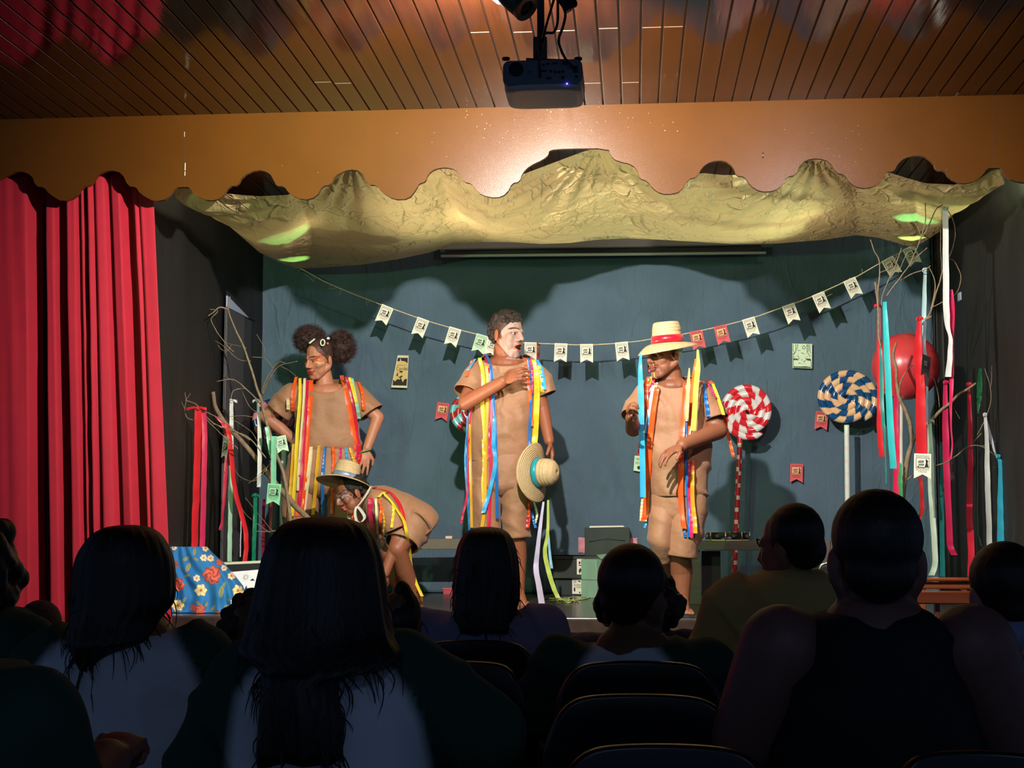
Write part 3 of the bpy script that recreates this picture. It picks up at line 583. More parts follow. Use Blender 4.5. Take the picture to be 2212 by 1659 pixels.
branch([([(1890, 610), (1897, 665), (1898, 720), (1903, 750)], 4, 5, 0), ([(1880, 517), (1890, 545), (1898, 560), (1901, 590), (1897, 620), (1895, 655)], 2, 3, 0), ([(1900, 590), (1920, 580), (1938, 552)], 2, 1, 0), ([(1948, 535), (1935, 570), (1918, 610), (1906, 640), (1904, 660)], 2, 2.5, 0), ([(1915, 640), (1935, 612), (1945, 600), (1965, 570), (1985, 525), (1998, 480), (1998, 438)], 3, 2, -.1), ([(1945, 606), (1970, 592), (1998, 582), (2010, 575)], 2.5, 2, -.1), ([(1985, 520), (2000, 500), (2020, 455), (2037, 443)], 2.5, 2.5, -.1), ([(2006, 402), (2025, 415), (2034, 430), (2040, 445)], 2, 2, 0), ([(2022, 425), (2032, 438), (2040, 446)], 3, 2.5, 0), ([(1975, 480), (1990, 510), (1984, 530)], 1.6, 1.2, 0), ([(1960, 545), (1950, 565), (1940, 590)], 1.8, 1.4, 0), ([(2008, 578), (2018, 600), (2020, 625), (2015, 650), (2008, 680), (1998, 690)], 2, 3, 0), ([(2046, 452), (2062, 485), (2060, 530), (2045, 565), (2036, 585), (2030, 610), (2020, 640), (2010, 675), (2000, 690)], 1.8, 4, 0), ([(2010, 665), (2030, 655), (2050, 645), (2068, 630), (2076, 600), (2070, 580), (2055, 560), (2035, 570)], 2.5, 1.2, 0), ([(2012, 683), (1998, 692)], 5, 4, 0), ([(1975, 560), (2003, 535)], 2, 3, 0), ([(2035, 455), (2032, 520), (2034, 585)], 1.4, 1.2, 0), ([(1898, 655), (1895, 615)], 2, 2, 0)], 7.8, 'tall dry branch with fine twigs reaching up to the canopy at the right', None)

# ------------------------------------------------------------------ ribbons tied to the branches
def ribmat(c): return mat('satin_%d_%d_%d' % c, srgb(*c), 0.32, var=0.06, scale=14, trans=0.12, sheen=0.2)
def ribbon_strip(pts, widths, face=Vector((1, 0, 0)), seed=0, amp=.006, tw=0.5, n=None):
    "pts: world points down the ribbon; returns a strip mesh builder"
    n = n or max(14, 4 * len(pts)); s = cr([tuple(p) for p in pts], n); mb = MB(); vs = []
    for i, a in enumerate(s):
        f = i / n; w = lerp([(k / (len(widths) - 1), v) for k, v in enumerate(widths)], f) / 2 if len(widths) > 1 else widths[0] / 2
        p = Vector(a); an = tw * noise.noise((f * 3.1, seed * 1.7, 0.3)) ; u = Vector((face.x * math.cos(an) - face.y * math.sin(an), face.x * math.sin(an) + face.y * math.cos(an), face.z))
        off = Vector((0, amp * noise.noise((f * len(pts) * 1.4, seed, 2)) + amp * .5 * math.sin(f * 40 + seed), 0))
        sag = Vector((-u.y, u.x, 0)) * w * .12
        vs += [p + off - u * w, p + off - u * w * .4 + sag, p + off + u * w * .4 + sag, p + off + u * w]
    mb.add(vs, [(4 * i + j, 4 * i + j + 1, 4 * i + j + 5, 4 * i + j + 4) for i in range(n) for j in range(3)]); return mb
_rs = [0]
def ribbon(col, pts, w, Y, label, knot=None, group=None, tw=.5):
    _rs[0] += 1
    ws = [v * Y / F for v in (w if isinstance(w, (list, tuple)) else [w])]
    mb = ribbon_strip([P(x, y, Y) for x, y in pts], ws, seed=_rs[0], tw=tw); m = ribmat(col)
    if not knot: return tag(mb.build('ribbon', m), label, 'ribbon', group)
    t = thing('ribbon', label, 'ribbon', P(pts[0][0], pts[0][1], Y), group)
    mb.build('strip', m, t)
    x, y = pts[0]; k = Y / F; kb = MB(); c = P(x, y - 2, Y)
    kb.ell(c, (5 * k, 4 * k, 5 * k))
    for s_, l in ((-1, knot[0]), (1, knot[1])):
        if l: kb.add(*_loop(c, s_, l * k, 5.5 * k))
    kb.build('knot', m, t); return t
def _loop(c, s, l, h):
    vs, fs = [], []
    for i in range(7):
        f = i / 6; x = s * l * f; z = .3 * h * math.sin(f * 5); hh = h * (.5 + .5 * f)
        vs += [c + Vector((x, -.01 * math.sin(f * PI) - .004, z - hh * .6)), c + Vector((x, -.012 * math.sin(f * PI) - .006, z + hh * .6))]
    return vs, [(2 * i, 2 * i + 2, 2 * i + 3, 2 * i + 1) for i in range(6)]
GL, GR = 'ribbons on the left branches', 'ribbons on the right branches'
RED, CRIM, PINK, WHT, MINT, DGRN, TEAL, AQUA, SILV = (222, 36, 44), (206, 34, 74), (222, 70, 110), (236, 236, 230), (150, 214, 176), (16, 120, 88), (60, 200, 200), (52, 168, 196), (200, 200, 196)
ribbon(RED, [(428, 884), (427, 950), (425, 1040), (422, 1110), (420, 1183)], 15, 7.95, 'wide red ribbon with a bow at the far left, above the floral cloth', (26, 20), GL, .15)
ribbon((214, 50, 92), [(440, 888), (442, 950), (440, 1060), (437, 1182)], 12, 7.97, 'dark pink ribbon hanging behind the wide red one with the bow', None, GL, .2)
ribbon(CRIM, [(468, 900), (482, 915), (489, 935), (490, 985), (486, 1040), (483, 1090), (480, 1122), (476, 1145)], [9, 10, 10, 8, 4, 7], 8.25, 'short crimson ribbon with a twisted end below the cut branch', None, GL, .6)
ribbon(RED, [(490, 915), (497, 955), (502, 1010), (508, 1060), (520, 1105), (530, 1145), (532, 1180), (529, 1213)], [10, 11, 11, 10], 8.2, 'long red ribbon slanting right down to the framed picture', None, GL, .35)
ribbon(WHT, [(500, 868), (500, 920), (500, 970)], 9, 8.55, 'white ribbon with a bow in front of the grey flat', (4, 14), GL, .3)
ribbon((176, 214, 186), [(498, 1005), (498, 1070), (497, 1140), (496, 1213)], 10, 8.3, 'pale green satin ribbon hanging below the white bow ribbon', None, GL, .5)
ribbon(WHT, [(557, 868), (560, 920), (561, 990), (559, 1052)], [5, 10, 9], 8.5, 'white ribbon over the pink and navy lollipop', (12, 6), GL, .35)
ribbon(MINT, [(576, 922), (581, 955), (586, 990)], [8, 9, 6], 8.35, 'short mint ribbon tied near the green pennant', None, GL)
ribbon((128, 200, 160), [(592, 942), (591, 1000), (591, 1046)], 12, 8.3, 'mint ribbon hanging above the green pennant', None, GL, .2)
ribbon(DGRN, [(552, 1072), (551, 1120), (549, 1170), (548, 1213)], 9, 8.3, 'dark green ribbon hanging over the top of the framed picture', (8, 10), GL, .3)
ribbon((120, 24, 48), [(570, 1078), (569, 1140), (568, 1212)], 7, 8.5, 'narrow dark crimson ribbon right of the dark green one', None, GL)
ribbon((120, 24, 40), [(586, 1000), (586, 1080), (584, 1145)], 6, 8.5, 'narrow dark red ribbon behind the green pennant', None, GL)
ribbon((220, 214, 230), [(521, 1120), (520, 1160), (519, 1203)], 2, 8.4, 'thin white thread hanging beside the long slanting red ribbon', None, GL)
pennant(593, 1045, 8.25, 4, 'green pennant at the end of the mint ribbon', flat('green_paper', (150, 220, 170), .8), None, -8, 1.0)
pennant(605, 942, 8.4, -12, 'pale pennant tilted behind the mint ribbon', mint_m, None, 10, .8)
pennant(489, 943, 8.18, 14, 'white pennant seen side on over the crimson ribbon', paper_m, None, -52, 1.1)
ribbon(WHT, [(2042, 452), (2043, 560), (2044, 660), (2047, 705), (2053, 730), (2052, 770), (2048, 814)], [12, 13, 13, 7, 10, 13], 7.74, 'long bright white ribbon at the top right branch', (10, 6), GR, .3)
ribbon((226, 40, 90), [(2055, 625), (2057, 665), (2055, 740), (2056, 810), (2054, 870), (2054, 920), (2057, 960), (2053, 992)], [5, 12, 10, 8, 4, 3, 4], 7.76, 'pink ribbon beside the long white one', None, GR, .5)
ribbon((196, 226, 226), [(1998, 585), (1997, 640), (1996, 700), (1997, 750), (2003, 800), (2002, 850), (2003, 910)], [8, 10, 9, 6, 8, 5, 4], 7.8, 'silvery white ribbon above the red ball', (6, 4), GR, .8)
ribbon(RED, [(1898, 662), (1898, 740), (1900, 850), (1900, 920), (1905, 986)], [6, 8, 10, 12, 12], 7.84, 'red ribbon left of the teal one', (10, 4), GR, .3)
ribbon(TEAL, [(1911, 652), (1914, 720), (1919, 830), (1924, 930), (1930, 1012)], [8, 13, 14, 14], 7.74, 'wide teal ribbon at the left of the right branch', None, GR, .15)
ribbon((40, 140, 130), [(1902, 735), (1904, 800), (1906, 880), (1910, 935), (1913, 1000), (1914, 1044)], [4, 8, 8, 3, 3], 7.82, 'narrow green ribbon between the red and the teal ones', None, GR, .8)
ribbon(CRIM, [(1936, 848), (1935, 920), (1937, 1000), (1936, 1085)], [10, 13, 14], 8.42, 'crimson ribbon in front of the branch stem', None, GR, .2)
ribbon((60, 160, 100), [(1946, 1000), (1945, 1040), (1948, 1100)], [5, 9, 6], 8.2, 'short green ribbon wound at the branch stem', None, GR, .8)
ribbon(RED, [(1986, 690), (1983, 760), (1988, 830), (1989, 900), (1991, 985)], [8, 17, 18, 22, 23], 7.74, 'broad red ribbon hanging in front of the red ball', (8, 8), GR, .15)
ribbon((210, 40, 44), [(1988, 1030), (1991, 1070), (1992, 1100), (1985, 1124)], [8, 8, 9, 6], 8.18, 'red ribbon end below the white pennant', None, GR)
ribbon((214, 232, 208), [(2008, 912), (2010, 990), (2012, 1070), (2017, 1150), (2020, 1215), (2012, 1243)], [8, 14, 12, 12, 13], 8.2, 'pale green ribbon hanging beside the white pennant', (6, 10), GR, .3)
ribbon((200, 28, 80), [(2042, 828), (2042, 900), (2044, 990), (2048, 1080), (2051, 1150), (2053, 1180), (2062, 1199)], [8, 14, 13, 13, 13], 8.2, 'crimson ribbon with a kinked end right of the pale green one', (4, 8), GR, .2)
ribbon((28, 110, 110), [(2036, 955), (2035, 1060), (2035, 1160), (2036, 1246)], [10, 9, 11], 8.5, 'dark teal ribbon behind the crimson ones', None, GR, .3)
ribbon((214, 36, 60), [(2092, 832), (2095, 900), (2096, 1000), (2094, 1110), (2098, 1180), (2096, 1246)], [6, 9, 12, 14, 12], 8.2, 'long red ribbon tied at the end of the right fork', (5, 8), GR, .35)
ribbon((40, 160, 90), [(2117, 796), (2116, 830), (2115, 862), (2112, 894)], [6, 11, 10, 2], 8.35, 'short leaf green ribbon near the right wing', None, GR, .3)
ribbon((60, 160, 120), [(2112, 900), (2112, 1020), (2112, 1140), (2116, 1165), (2120, 1180)], [1.2, 1.2, 1.5, 4], 8.3, 'green thread with a frayed end at the right wing', None, GR)
ribbon(SILV, [(2128, 898), (2132, 960), (2133, 1040), (2136, 1120), (2138, 1202)], [6, 9, 11, 12, 12], 8.15, 'silver ribbon at the right wing', (4, 4), GR, .5)
ribbon((206, 206, 220), [(2131, 908), (2140, 945), (2152, 986)], [4, 7, 3], 8.18, 'short pale ribbon slanting to the aqua one', None, GR)
ribbon(AQUA, [(2156, 988), (2164, 1010), (2163, 1080), (2162, 1140), (2161, 1192)], [5, 15, 16, 15, 15], 8.15, 'aqua ribbon at the far right of the stage', (4, 5), GR, .12)
pennant(1993, 980, 7.70, 2, 'large white pennant hanging from the broad red ribbon', paper_m, None, 0, 1.06)
pennant(2002, 768, 7.68, 10, 'dark folded pennant in front of the red ball', flat('dark_paper', (70, 68, 72), .8), None, 45, .95)
pennant(2056, 988, 8.15, 0, 'faded pennant seen edge on at the crimson ribbon', flat('rose_paper', (206, 170, 176), .8), None, 66, 1.1)
# ------------------------------------------------------------------ boxes, benches and small things on the stage
def boxat(name, m, x0, y0, x1, y1, Y, depth, parent, bevel=.004):
    a, b = P(x0, y0, Y), P(x1, y1, Y)
    return MB().span((a.x, Y, b.z), (b.x, Y + depth, a.z)).build(name, m, parent, smooth=False, bevel=bevel)
dk = mat('dark_green_card', srgb(46, 56, 48), 0.65, var=0.12, scale=8)
dk2 = mat('dark_teal_card', srgb(38, 50, 48), 0.65, var=0.12, scale=8)
YBX = G(1225, 1286).y
zb = ZS
t = thing('cardboard_box', 'low dark box at the bottom of the stack, with a printed sheet', 'box', (P(1290, 1280, YBX).x, YBX, ZS), 'boxes stacked at the backdrop')
a, b = P(1199, 1249, YBX), P(1330, 1286, YBX); z1 = a.z
MB().span((a.x, YBX, ZS), (b.x, YBX + .20, z1)).build('body', dk2, t, smooth=False, bevel=.004)
def sheet(px0, py0, px1, py1, Y, parent, lines, art):
    k = Y / F; a, b = P(px0, py0, Y), P(px1, py1, Y); mb = MB(); mb.span((a.x, Y - .002, b.z), (b.x, Y - .0005, a.z)); mb.build('printed_sheet', paper_m, parent, smooth=False)
    mb = MB()
    for tx, cx, cy, w in lines: c = P(cx, cy, Y); words(mb, tx, w * k, c.x, c.z, Y - .0026, 4.6 * k)
    for poly in art: flat_poly(mb, [(P(x, y, Y).x, P(x, y, Y).z) for x, y in poly], Y - .0026)
    mb.build('lettering', ink_m, parent, smooth=False)
sheet(1236, 1250, 1262, 1283, YBX, t, [('SE', 1242, 1259, 6), ('AVEXE', 1249, 1266, 19), ('NÃO', 1252, 1271, 12)], [[(1240.5, 1269), (1242, 1267), (1243, 1276), (1241, 1279), (1239, 1273)], [(1250, 1278), (1255, 1279), (1252, 1282)], [(1247, 1256), (1252, 1254), (1256, 1258), (1252, 1257)]])
t = thing('cardboard_box', 'wide dark green box in the middle of the stack', 'box', (P(1290, 1240, YBX).x, YBX, z1), 'boxes stacked at the backdrop')
a, b = P(1191, 1201, YBX - .03), P(1378, 1249, YBX - .03); z2 = a.z
MB().span((a.x, YBX - .03, z1), (b.x, YBX + .21, z2)).build('body', dk, t, smooth=False, bevel=.004)
a, b = P(1188, 1199, YBX - .035), P(1380, 1207, YBX - .035); MB().span((a.x, YBX - .036, z2 - .022), (b.x, YBX + .215, z2)).build('lid', dk, t, smooth=False, bevel=.003); z2 += .0
sheet(1246, 1207, 1262, 1241, YBX - .034, t, [], [[(1250, 1214), (1253, 1212), (1254, 1218), (1250, 1218)], [(1255, 1213), (1259, 1214), (1258, 1218), (1255, 1217)], [(1250, 1220), (1258, 1220), (1258, 1222), (1250, 1222)], [(1250, 1232), (1254, 1226), (1256, 1232), (1252, 1240)]])
t = thing('cardboard_box', 'square dark green box on top of the stack, flap open', 'box', (P(1312, 1200, YBX).x, YBX, z2), 'boxes stacked at the backdrop')
a, b = P(1263, 1138, YBX), P(1361, 1200, YBX)
MB().span((a.x, YBX, z2), (b.x, YBX + .17, a.z - .006)).build('body', dk, t, smooth=False, bevel=.004)
mb = MB(); mb.prism([(a.x + .03, YBX - .003, a.z - .006), (b.x - .035, YBX - .003, a.z), (b.x - .045, YBX - .003, a.z + .008), (a.x + .035, YBX - .003, a.z + .005)], (0, .1, 0)); mb.build('paper_lining', paper_m, t, smooth=False)
c0, c1 = P(1272, 1170, YBX - .003), P(1350, 1168, YBX - .003); mb = MB(); mb.tube([(c0.x, YBX - .001, c0.z), ((c0.x + c1.x) / 2, YBX - .001, c0.z + .018), (c1.x, YBX - .001, c1.z)], .003, 6); mb.build('fold_crease', dk2, t)
t = thing('cardboard_box', 'pale mint green box standing on the floor in front of the stack', 'box', (P(1282, 1290, YBX - .25).x, YBX - .25, ZS), 'boxes stacked at the backdrop')
mg = mat('mint_card', srgb(150, 190, 160), 0.6, var=0.06, scale=6); Y0 = YBX - .22
mb = MB(); A = P(1255, 1208, Y0); B = P(1288, 1211, Y0 - .10); C_ = P(1330, 1206, Y0 + .06); D = C_ + (A - B); h = A.z
pts = [(A.x, A.y), (B.x, B.y), (C_.x, C_.y), (D.x, A.y + (C_.y - B.y))]; mb.prism([(x, y, ZS) for x, y in pts], (0, 0, h - ZS)); mb.build('body', mg, t, smooth=False, bevel=.003, fix=True)
mb = MB(); zc = P(1270, 1252, Y0).z; mb.prism([(x - .0015 if i in (0,) else x, y - .002, zc) for i, (x, y) in enumerate(pts)], (0, 0, .003)); mb.build('lid_edge', mat('mint_card_dark', srgb(96, 130, 108), .6), t, smooth=False)
mb = MB(); mb.prism([(B.x + .03, B.y + .02, h + .002), (C_.x, C_.y, h + .004), (C_.x - .04, C_.y + .1, h + .03), (B.x, B.y + .12, h + .025)], (0, 0, .003)); mb.build('flap', mg, t, smooth=False)
t = thing('pink_cloth', 'pink crumpled cloth showing behind the top dark box', 'cloth', P(1312, 1190, YBX + .26))
mb = MB(); mb.grid(lambda u, v: tuple(P(1249 + 128 * u, 1166 + 34 * v + 10 * abs(u - .5) * -1 + 3 * noise.noise((u * 9, v * 4, 1)), YBX + .20 + .02 * noise.noise((u * 6, v * 3, 0)))), 24, 8); mb.build('cloth', mat('pink_cotton', srgb(222, 150, 158), .8), t, thick=.003)
# twine and ribbon ends on the floor
random.seed(12); mb = MB(); yg = mat('green_twine', srgb(190, 206, 120), .7)
for k in range(5):
    pts = []; x, y = 1204 + random.uniform(-20, 12), 1292 + random.uniform(-3, 10)
    for i in range(8): pts.append(G(x, y, ZS + .004 + .006 * (i % 2))); x += random.uniform(4, 14); y += random.uniform(-4, 4)
    mb.tube([Vector(p) for p in cr([tuple(p) for p in pts], 40)], .003, 5)
mb.tube([Vector(p) for p in cr([tuple(G(x, y, ZS + .004)) for x, y in ((1205, 1293), (1225, 1298), (1245, 1296), (1262, 1294), (1280, 1288), (1287, 1283))], 40)], .004, 5)
tag(mb.build('tangled_twine', yg), 'tangle of yellow green twine on the stage floor below the hat ribbon', 'twine')
a = G(1213, 1284, ZS); tag(MB().box((a.x, a.y - .02, ZS + .012), (.018, .018, .024)).build('paper_scrap', paper_m, smooth=False), 'tiny white paper scrap on the floor in front of the low dark box', 'scrap')

# benches
gw = mat('grey_painted_wood', srgb(112, 108, 88), 0.6, var=0.18, scale=5, stretch=(.5, 3, 3), bump=.1, bscale=30); dw = mat('dark_wood_panel', srgb(44, 36, 30), .6, var=.15)
YN = 8.62
t = thing('bench', 'grey wooden bench holding the tambourine right of the red banded hat man', 'bench', (P(1560, 1300, YN).x, YN, ZS))
a, b = P(1500, 1172, YN), P(1745, 1189, YN); MB().span((a.x, YN, b.z), (b.x, YN + .34, P(1500, 1170, YN).z)).build('seat', gw, t, smooth=False, bevel=.004)
for px0, px1, nm in ((1489, 1515, 'leg'), (1712, 1738, 'leg')):
    a, b = P(px0, 1189, YN + .02), P(px1, 1300, YN + .02); MB().span((a.x, YN + .02, ZS), (b.x, YN + .07, a.z)).build(nm, gw, t, smooth=False, bevel=.003)
a, b = P(1515, 1190, YN + .2), P(1557, 1290, YN + .2); MB().span((a.x, YN + .18, ZS), (b.x, YN + .21, a.z)).build('side_panel', dw, t, smooth=False)
a, b = P(1513, 1290, YN + .04), P(1552, 1302, YN + .04); MB().span((a.x, YN + .03, ZS), (b.x, YN + .25, a.z)).build('foot_rail', gw, t, smooth=False, bevel=.003)
zt = P(1500, 1170, YN).z
# tambourine
t = thing('tambourine', 'black framed tambourine with metal jingles lying on the grey bench', 'tambourine', (P(1572, 1165, YN + .15).x, YN + .15, zt))
c = Vector((P(1572, 1165, YN + .15).x, YN + .15, zt)); R_ = .128
MB().lathe([(R_, 0.008), (R_, .052), (R_ - .010, .052), (R_ - .010, .008), (R_, .008)], c, seg=48, cap=False).build('frame', mat('black_lacquer', (.012, .012, .012, 1), .3), t)
MB().lathe([(R_ + .002, .003), (R_ + .002, .012), (R_ - .011, .012), (.001, .013)], c, seg=48, cap=False).build('skin', mat('drum_skin', srgb(226, 216, 170), .5), t)
for k in range(8):
    an = 2 * PI * (k + .3) / 8; p = c + Vector((math.cos(an) * R_, math.sin(an) * R_, .032)); mb = MB(); Rm = Matrix.Rotation(an, 3, 'Z') @ Matrix.Rotation(PI / 2, 3, 'Y') if False else Matrix.Rotation(an, 3, 'Z')
    for dz in (-.004, .004): mb.lathe([(.001, .001), (.018, .002), (.020, 0), (.018, -.001), (.001, -.001)], p + Vector((0, 0, dz)), Rm, seg=14, cap=False)
    mb.build('jingle', mat('jingle_steel', (.75, .74, .70, 1), .25, metal=1), t)
    p2 = c + Vector((math.cos(an + .39) * (R_ + .004), math.sin(an + .39) * (R_ + .004), .034)); MB().tube([p2 - Vector((0, 0, .026)), p2 + Vector((0, 0, .022))], .005, 8).build('tension_rod', mat('jingle_steel', (0, 0, 0)), t)
YL = 9.25
t = thing('bench', 'grey wooden bench against the backdrop behind the white-faced man', 'bench', (P(940, 1290, YL).x, YL, ZS))
a, b = P(590, 1166, YL), P(1038, 1187, YL); MB().span((a.x, YL, b.z), (b.x, YL + .20, P(940, 1164, YL).z)).build('seat', gw, t, smooth=False, bevel=.004); zl = P(940, 1164, YL).z
for px in (606, 800, 1024):
    a, b = P(px - 10, 1187, YL + .03), P(px + 10, 1290, YL + .03); MB().span((a.x, YL + .03, ZS), (b.x, YL + .17, a.z)).build('leg', gw, t, smooth=False, bevel=.003)
a = P(970, 1163, YL + .06); tag(MB().box((a.x, YL + .06, zl + .009), (.044, .03, .018)).build('eraser', flat('cream_rubber', (240, 210, 190), .6), smooth=False, bevel=.002), 'small cream block lying on the bench behind the white-faced man', 'block')
a = G(967, 1284, ZS); t = thing('pink_box', 'small pink box on the stage floor left of the woman in the lilac shirt', 'box', a)
MB().span((a.x - .03, a.y, ZS), (a.x + .09, a.y + .08, ZS + .042)).build('body', flat('pink_card', (206, 86, 96), .7), t, smooth=False, bevel=.002)
MB().span((a.x - .034, a.y - .004, ZS + .032), (a.x + .094, a.y + .084, ZS + .044)).build('lid', flat('pink_card_lid', (222, 104, 110), .7), t, smooth=False, bevel=.002)
# chairs on the stage at the right
YQ = 9.4
t = thing('stage_chair', 'brown chair with a squared back behind the man in the yellow shirt', 'chair', (P(1780, 1290, YQ).x, YQ, ZS))
br = mat('brown_laminate', srgb(98, 84, 76), .5, var=.1); a, b = P(1745, 1167, YQ), P(1797, 1250, YQ)
MB().span((a.x - .06, YQ, b.z), (b.x, YQ + .02, a.z)).build('backrest', br, t, smooth=False, bevel=.01)
MB().span((a.x - .06, YQ - .36, b.z - .06), (b.x, YQ + .02, b.z - .04)).build('seat', br, t, smooth=False, bevel=.008)
for dx, dy in ((a.x - .05, -.34), (b.x - .015, -.34), (a.x - .05, 0), (b.x - .015, 0)): MB().tube([(dx, YQ + dy, b.z - .06), (dx, YQ + dy, ZS)], .011, 10).build('leg', mat('grey_steel', srgb(96, 98, 104), .35, metal=.8), t)
YQ = 8.0
t = thing('stage_chair', 'chrome framed black chair beside the head of the man in the tank top', 'chair', (P(1800, 1310, YQ).x, YQ, ZS))
a, b = P(1770, 1217, YQ), P(1868, 1252, YQ); ch = mat('chrome', (.7, .7, .7, 1), .15, metal=1)
mb = MB(); mb.tube([(a.x, YQ, ZS), (a.x, YQ, a.z - .03), (a.x + .012, YQ, a.z - .008), (a.x + .035, YQ, a.z), (b.x - .035, YQ, a.z), (b.x - .012, YQ, a.z - .008), (b.x, YQ, a.z - .03), (b.x, YQ, ZS)], .009, 10); mb.build('frame', ch, t)
MB().span((a.x + .01, YQ - .008, b.z - .02), (b.x - .01, YQ + .008, a.z - .012)).build('backrest', mat('black_vinyl', (.012, .011, .012, 1), .35), t, smooth=False, bevel=.006)
MB().span((a.x + .01, YQ - .3, ZS + .20), (b.x - .01, YQ, ZS + .225)).build('seat', mat('black_vinyl', (0, 0, 0)), t, smooth=False, bevel=.008)
for dx in (a.x + .02, b.x - .02): MB().tube([(dx, YQ - .28, ZS), (dx, YQ - .28, ZS + .2)], .009, 8).build('leg', ch, t)
# polished wooden bench in front of the stage, at the right
YW2 = 6.55; wd = mat('polished_brown_wood', srgb(132, 66, 34), .22, var=.25, scale=4, stretch=(.6, 6, 6), coat=.3)
t = thing('wooden_bench', 'polished brown slatted bench at the right in front of the stage', 'bench', (P(2035, 1600, YW2).x, YW2, 0))
def rail(x0, y0, x1, y1, Y, d, nm): a, b = P(x0, y0, Y), P(x1, y1, Y); MB().span((a.x, Y, b.z), (b.x, Y + d, a.z)).build(nm, wd, t, smooth=False, bevel=.006)
rail(1950, 1248, 2150, 1256, YW2, .07, 'top_rail'); rail(1952, 1257, 2148, 1273, YW2 + .015, .04, 'back_rail'); rail(1945, 1277, 2146, 1306, YW2 - .42, .05, 'front_rail')
zz = P(2000, 1277, YW2 - .42).z
for px, Y in ((1995, YW2 + .02), (2085, YW2 + .02), (2140, YW2 + .02), (2025, YW2 - .40), (1950, YW2 - .40)): a = P(px - 5.5, 1290, Y); b = P(px + 5.5, 1290, Y); MB().span((a.x, Y, 0), (b.x, Y + .04, P(px, 1256 if Y > YW2 else 1290, Y).z)).build('leg', wd, t, smooth=False, bevel=.004)
for y_ in (YW2 - .3, YW2 - .2, YW2 - .1): a, b = P(1952, 1300, YW2), P(2146, 1300, YW2); MB().span((a.x, y_ - .035, zz - .14), (b.x, y_ + .035, zz - .12)).build('seat_slat', wd, t, smooth=False, bevel=.004)

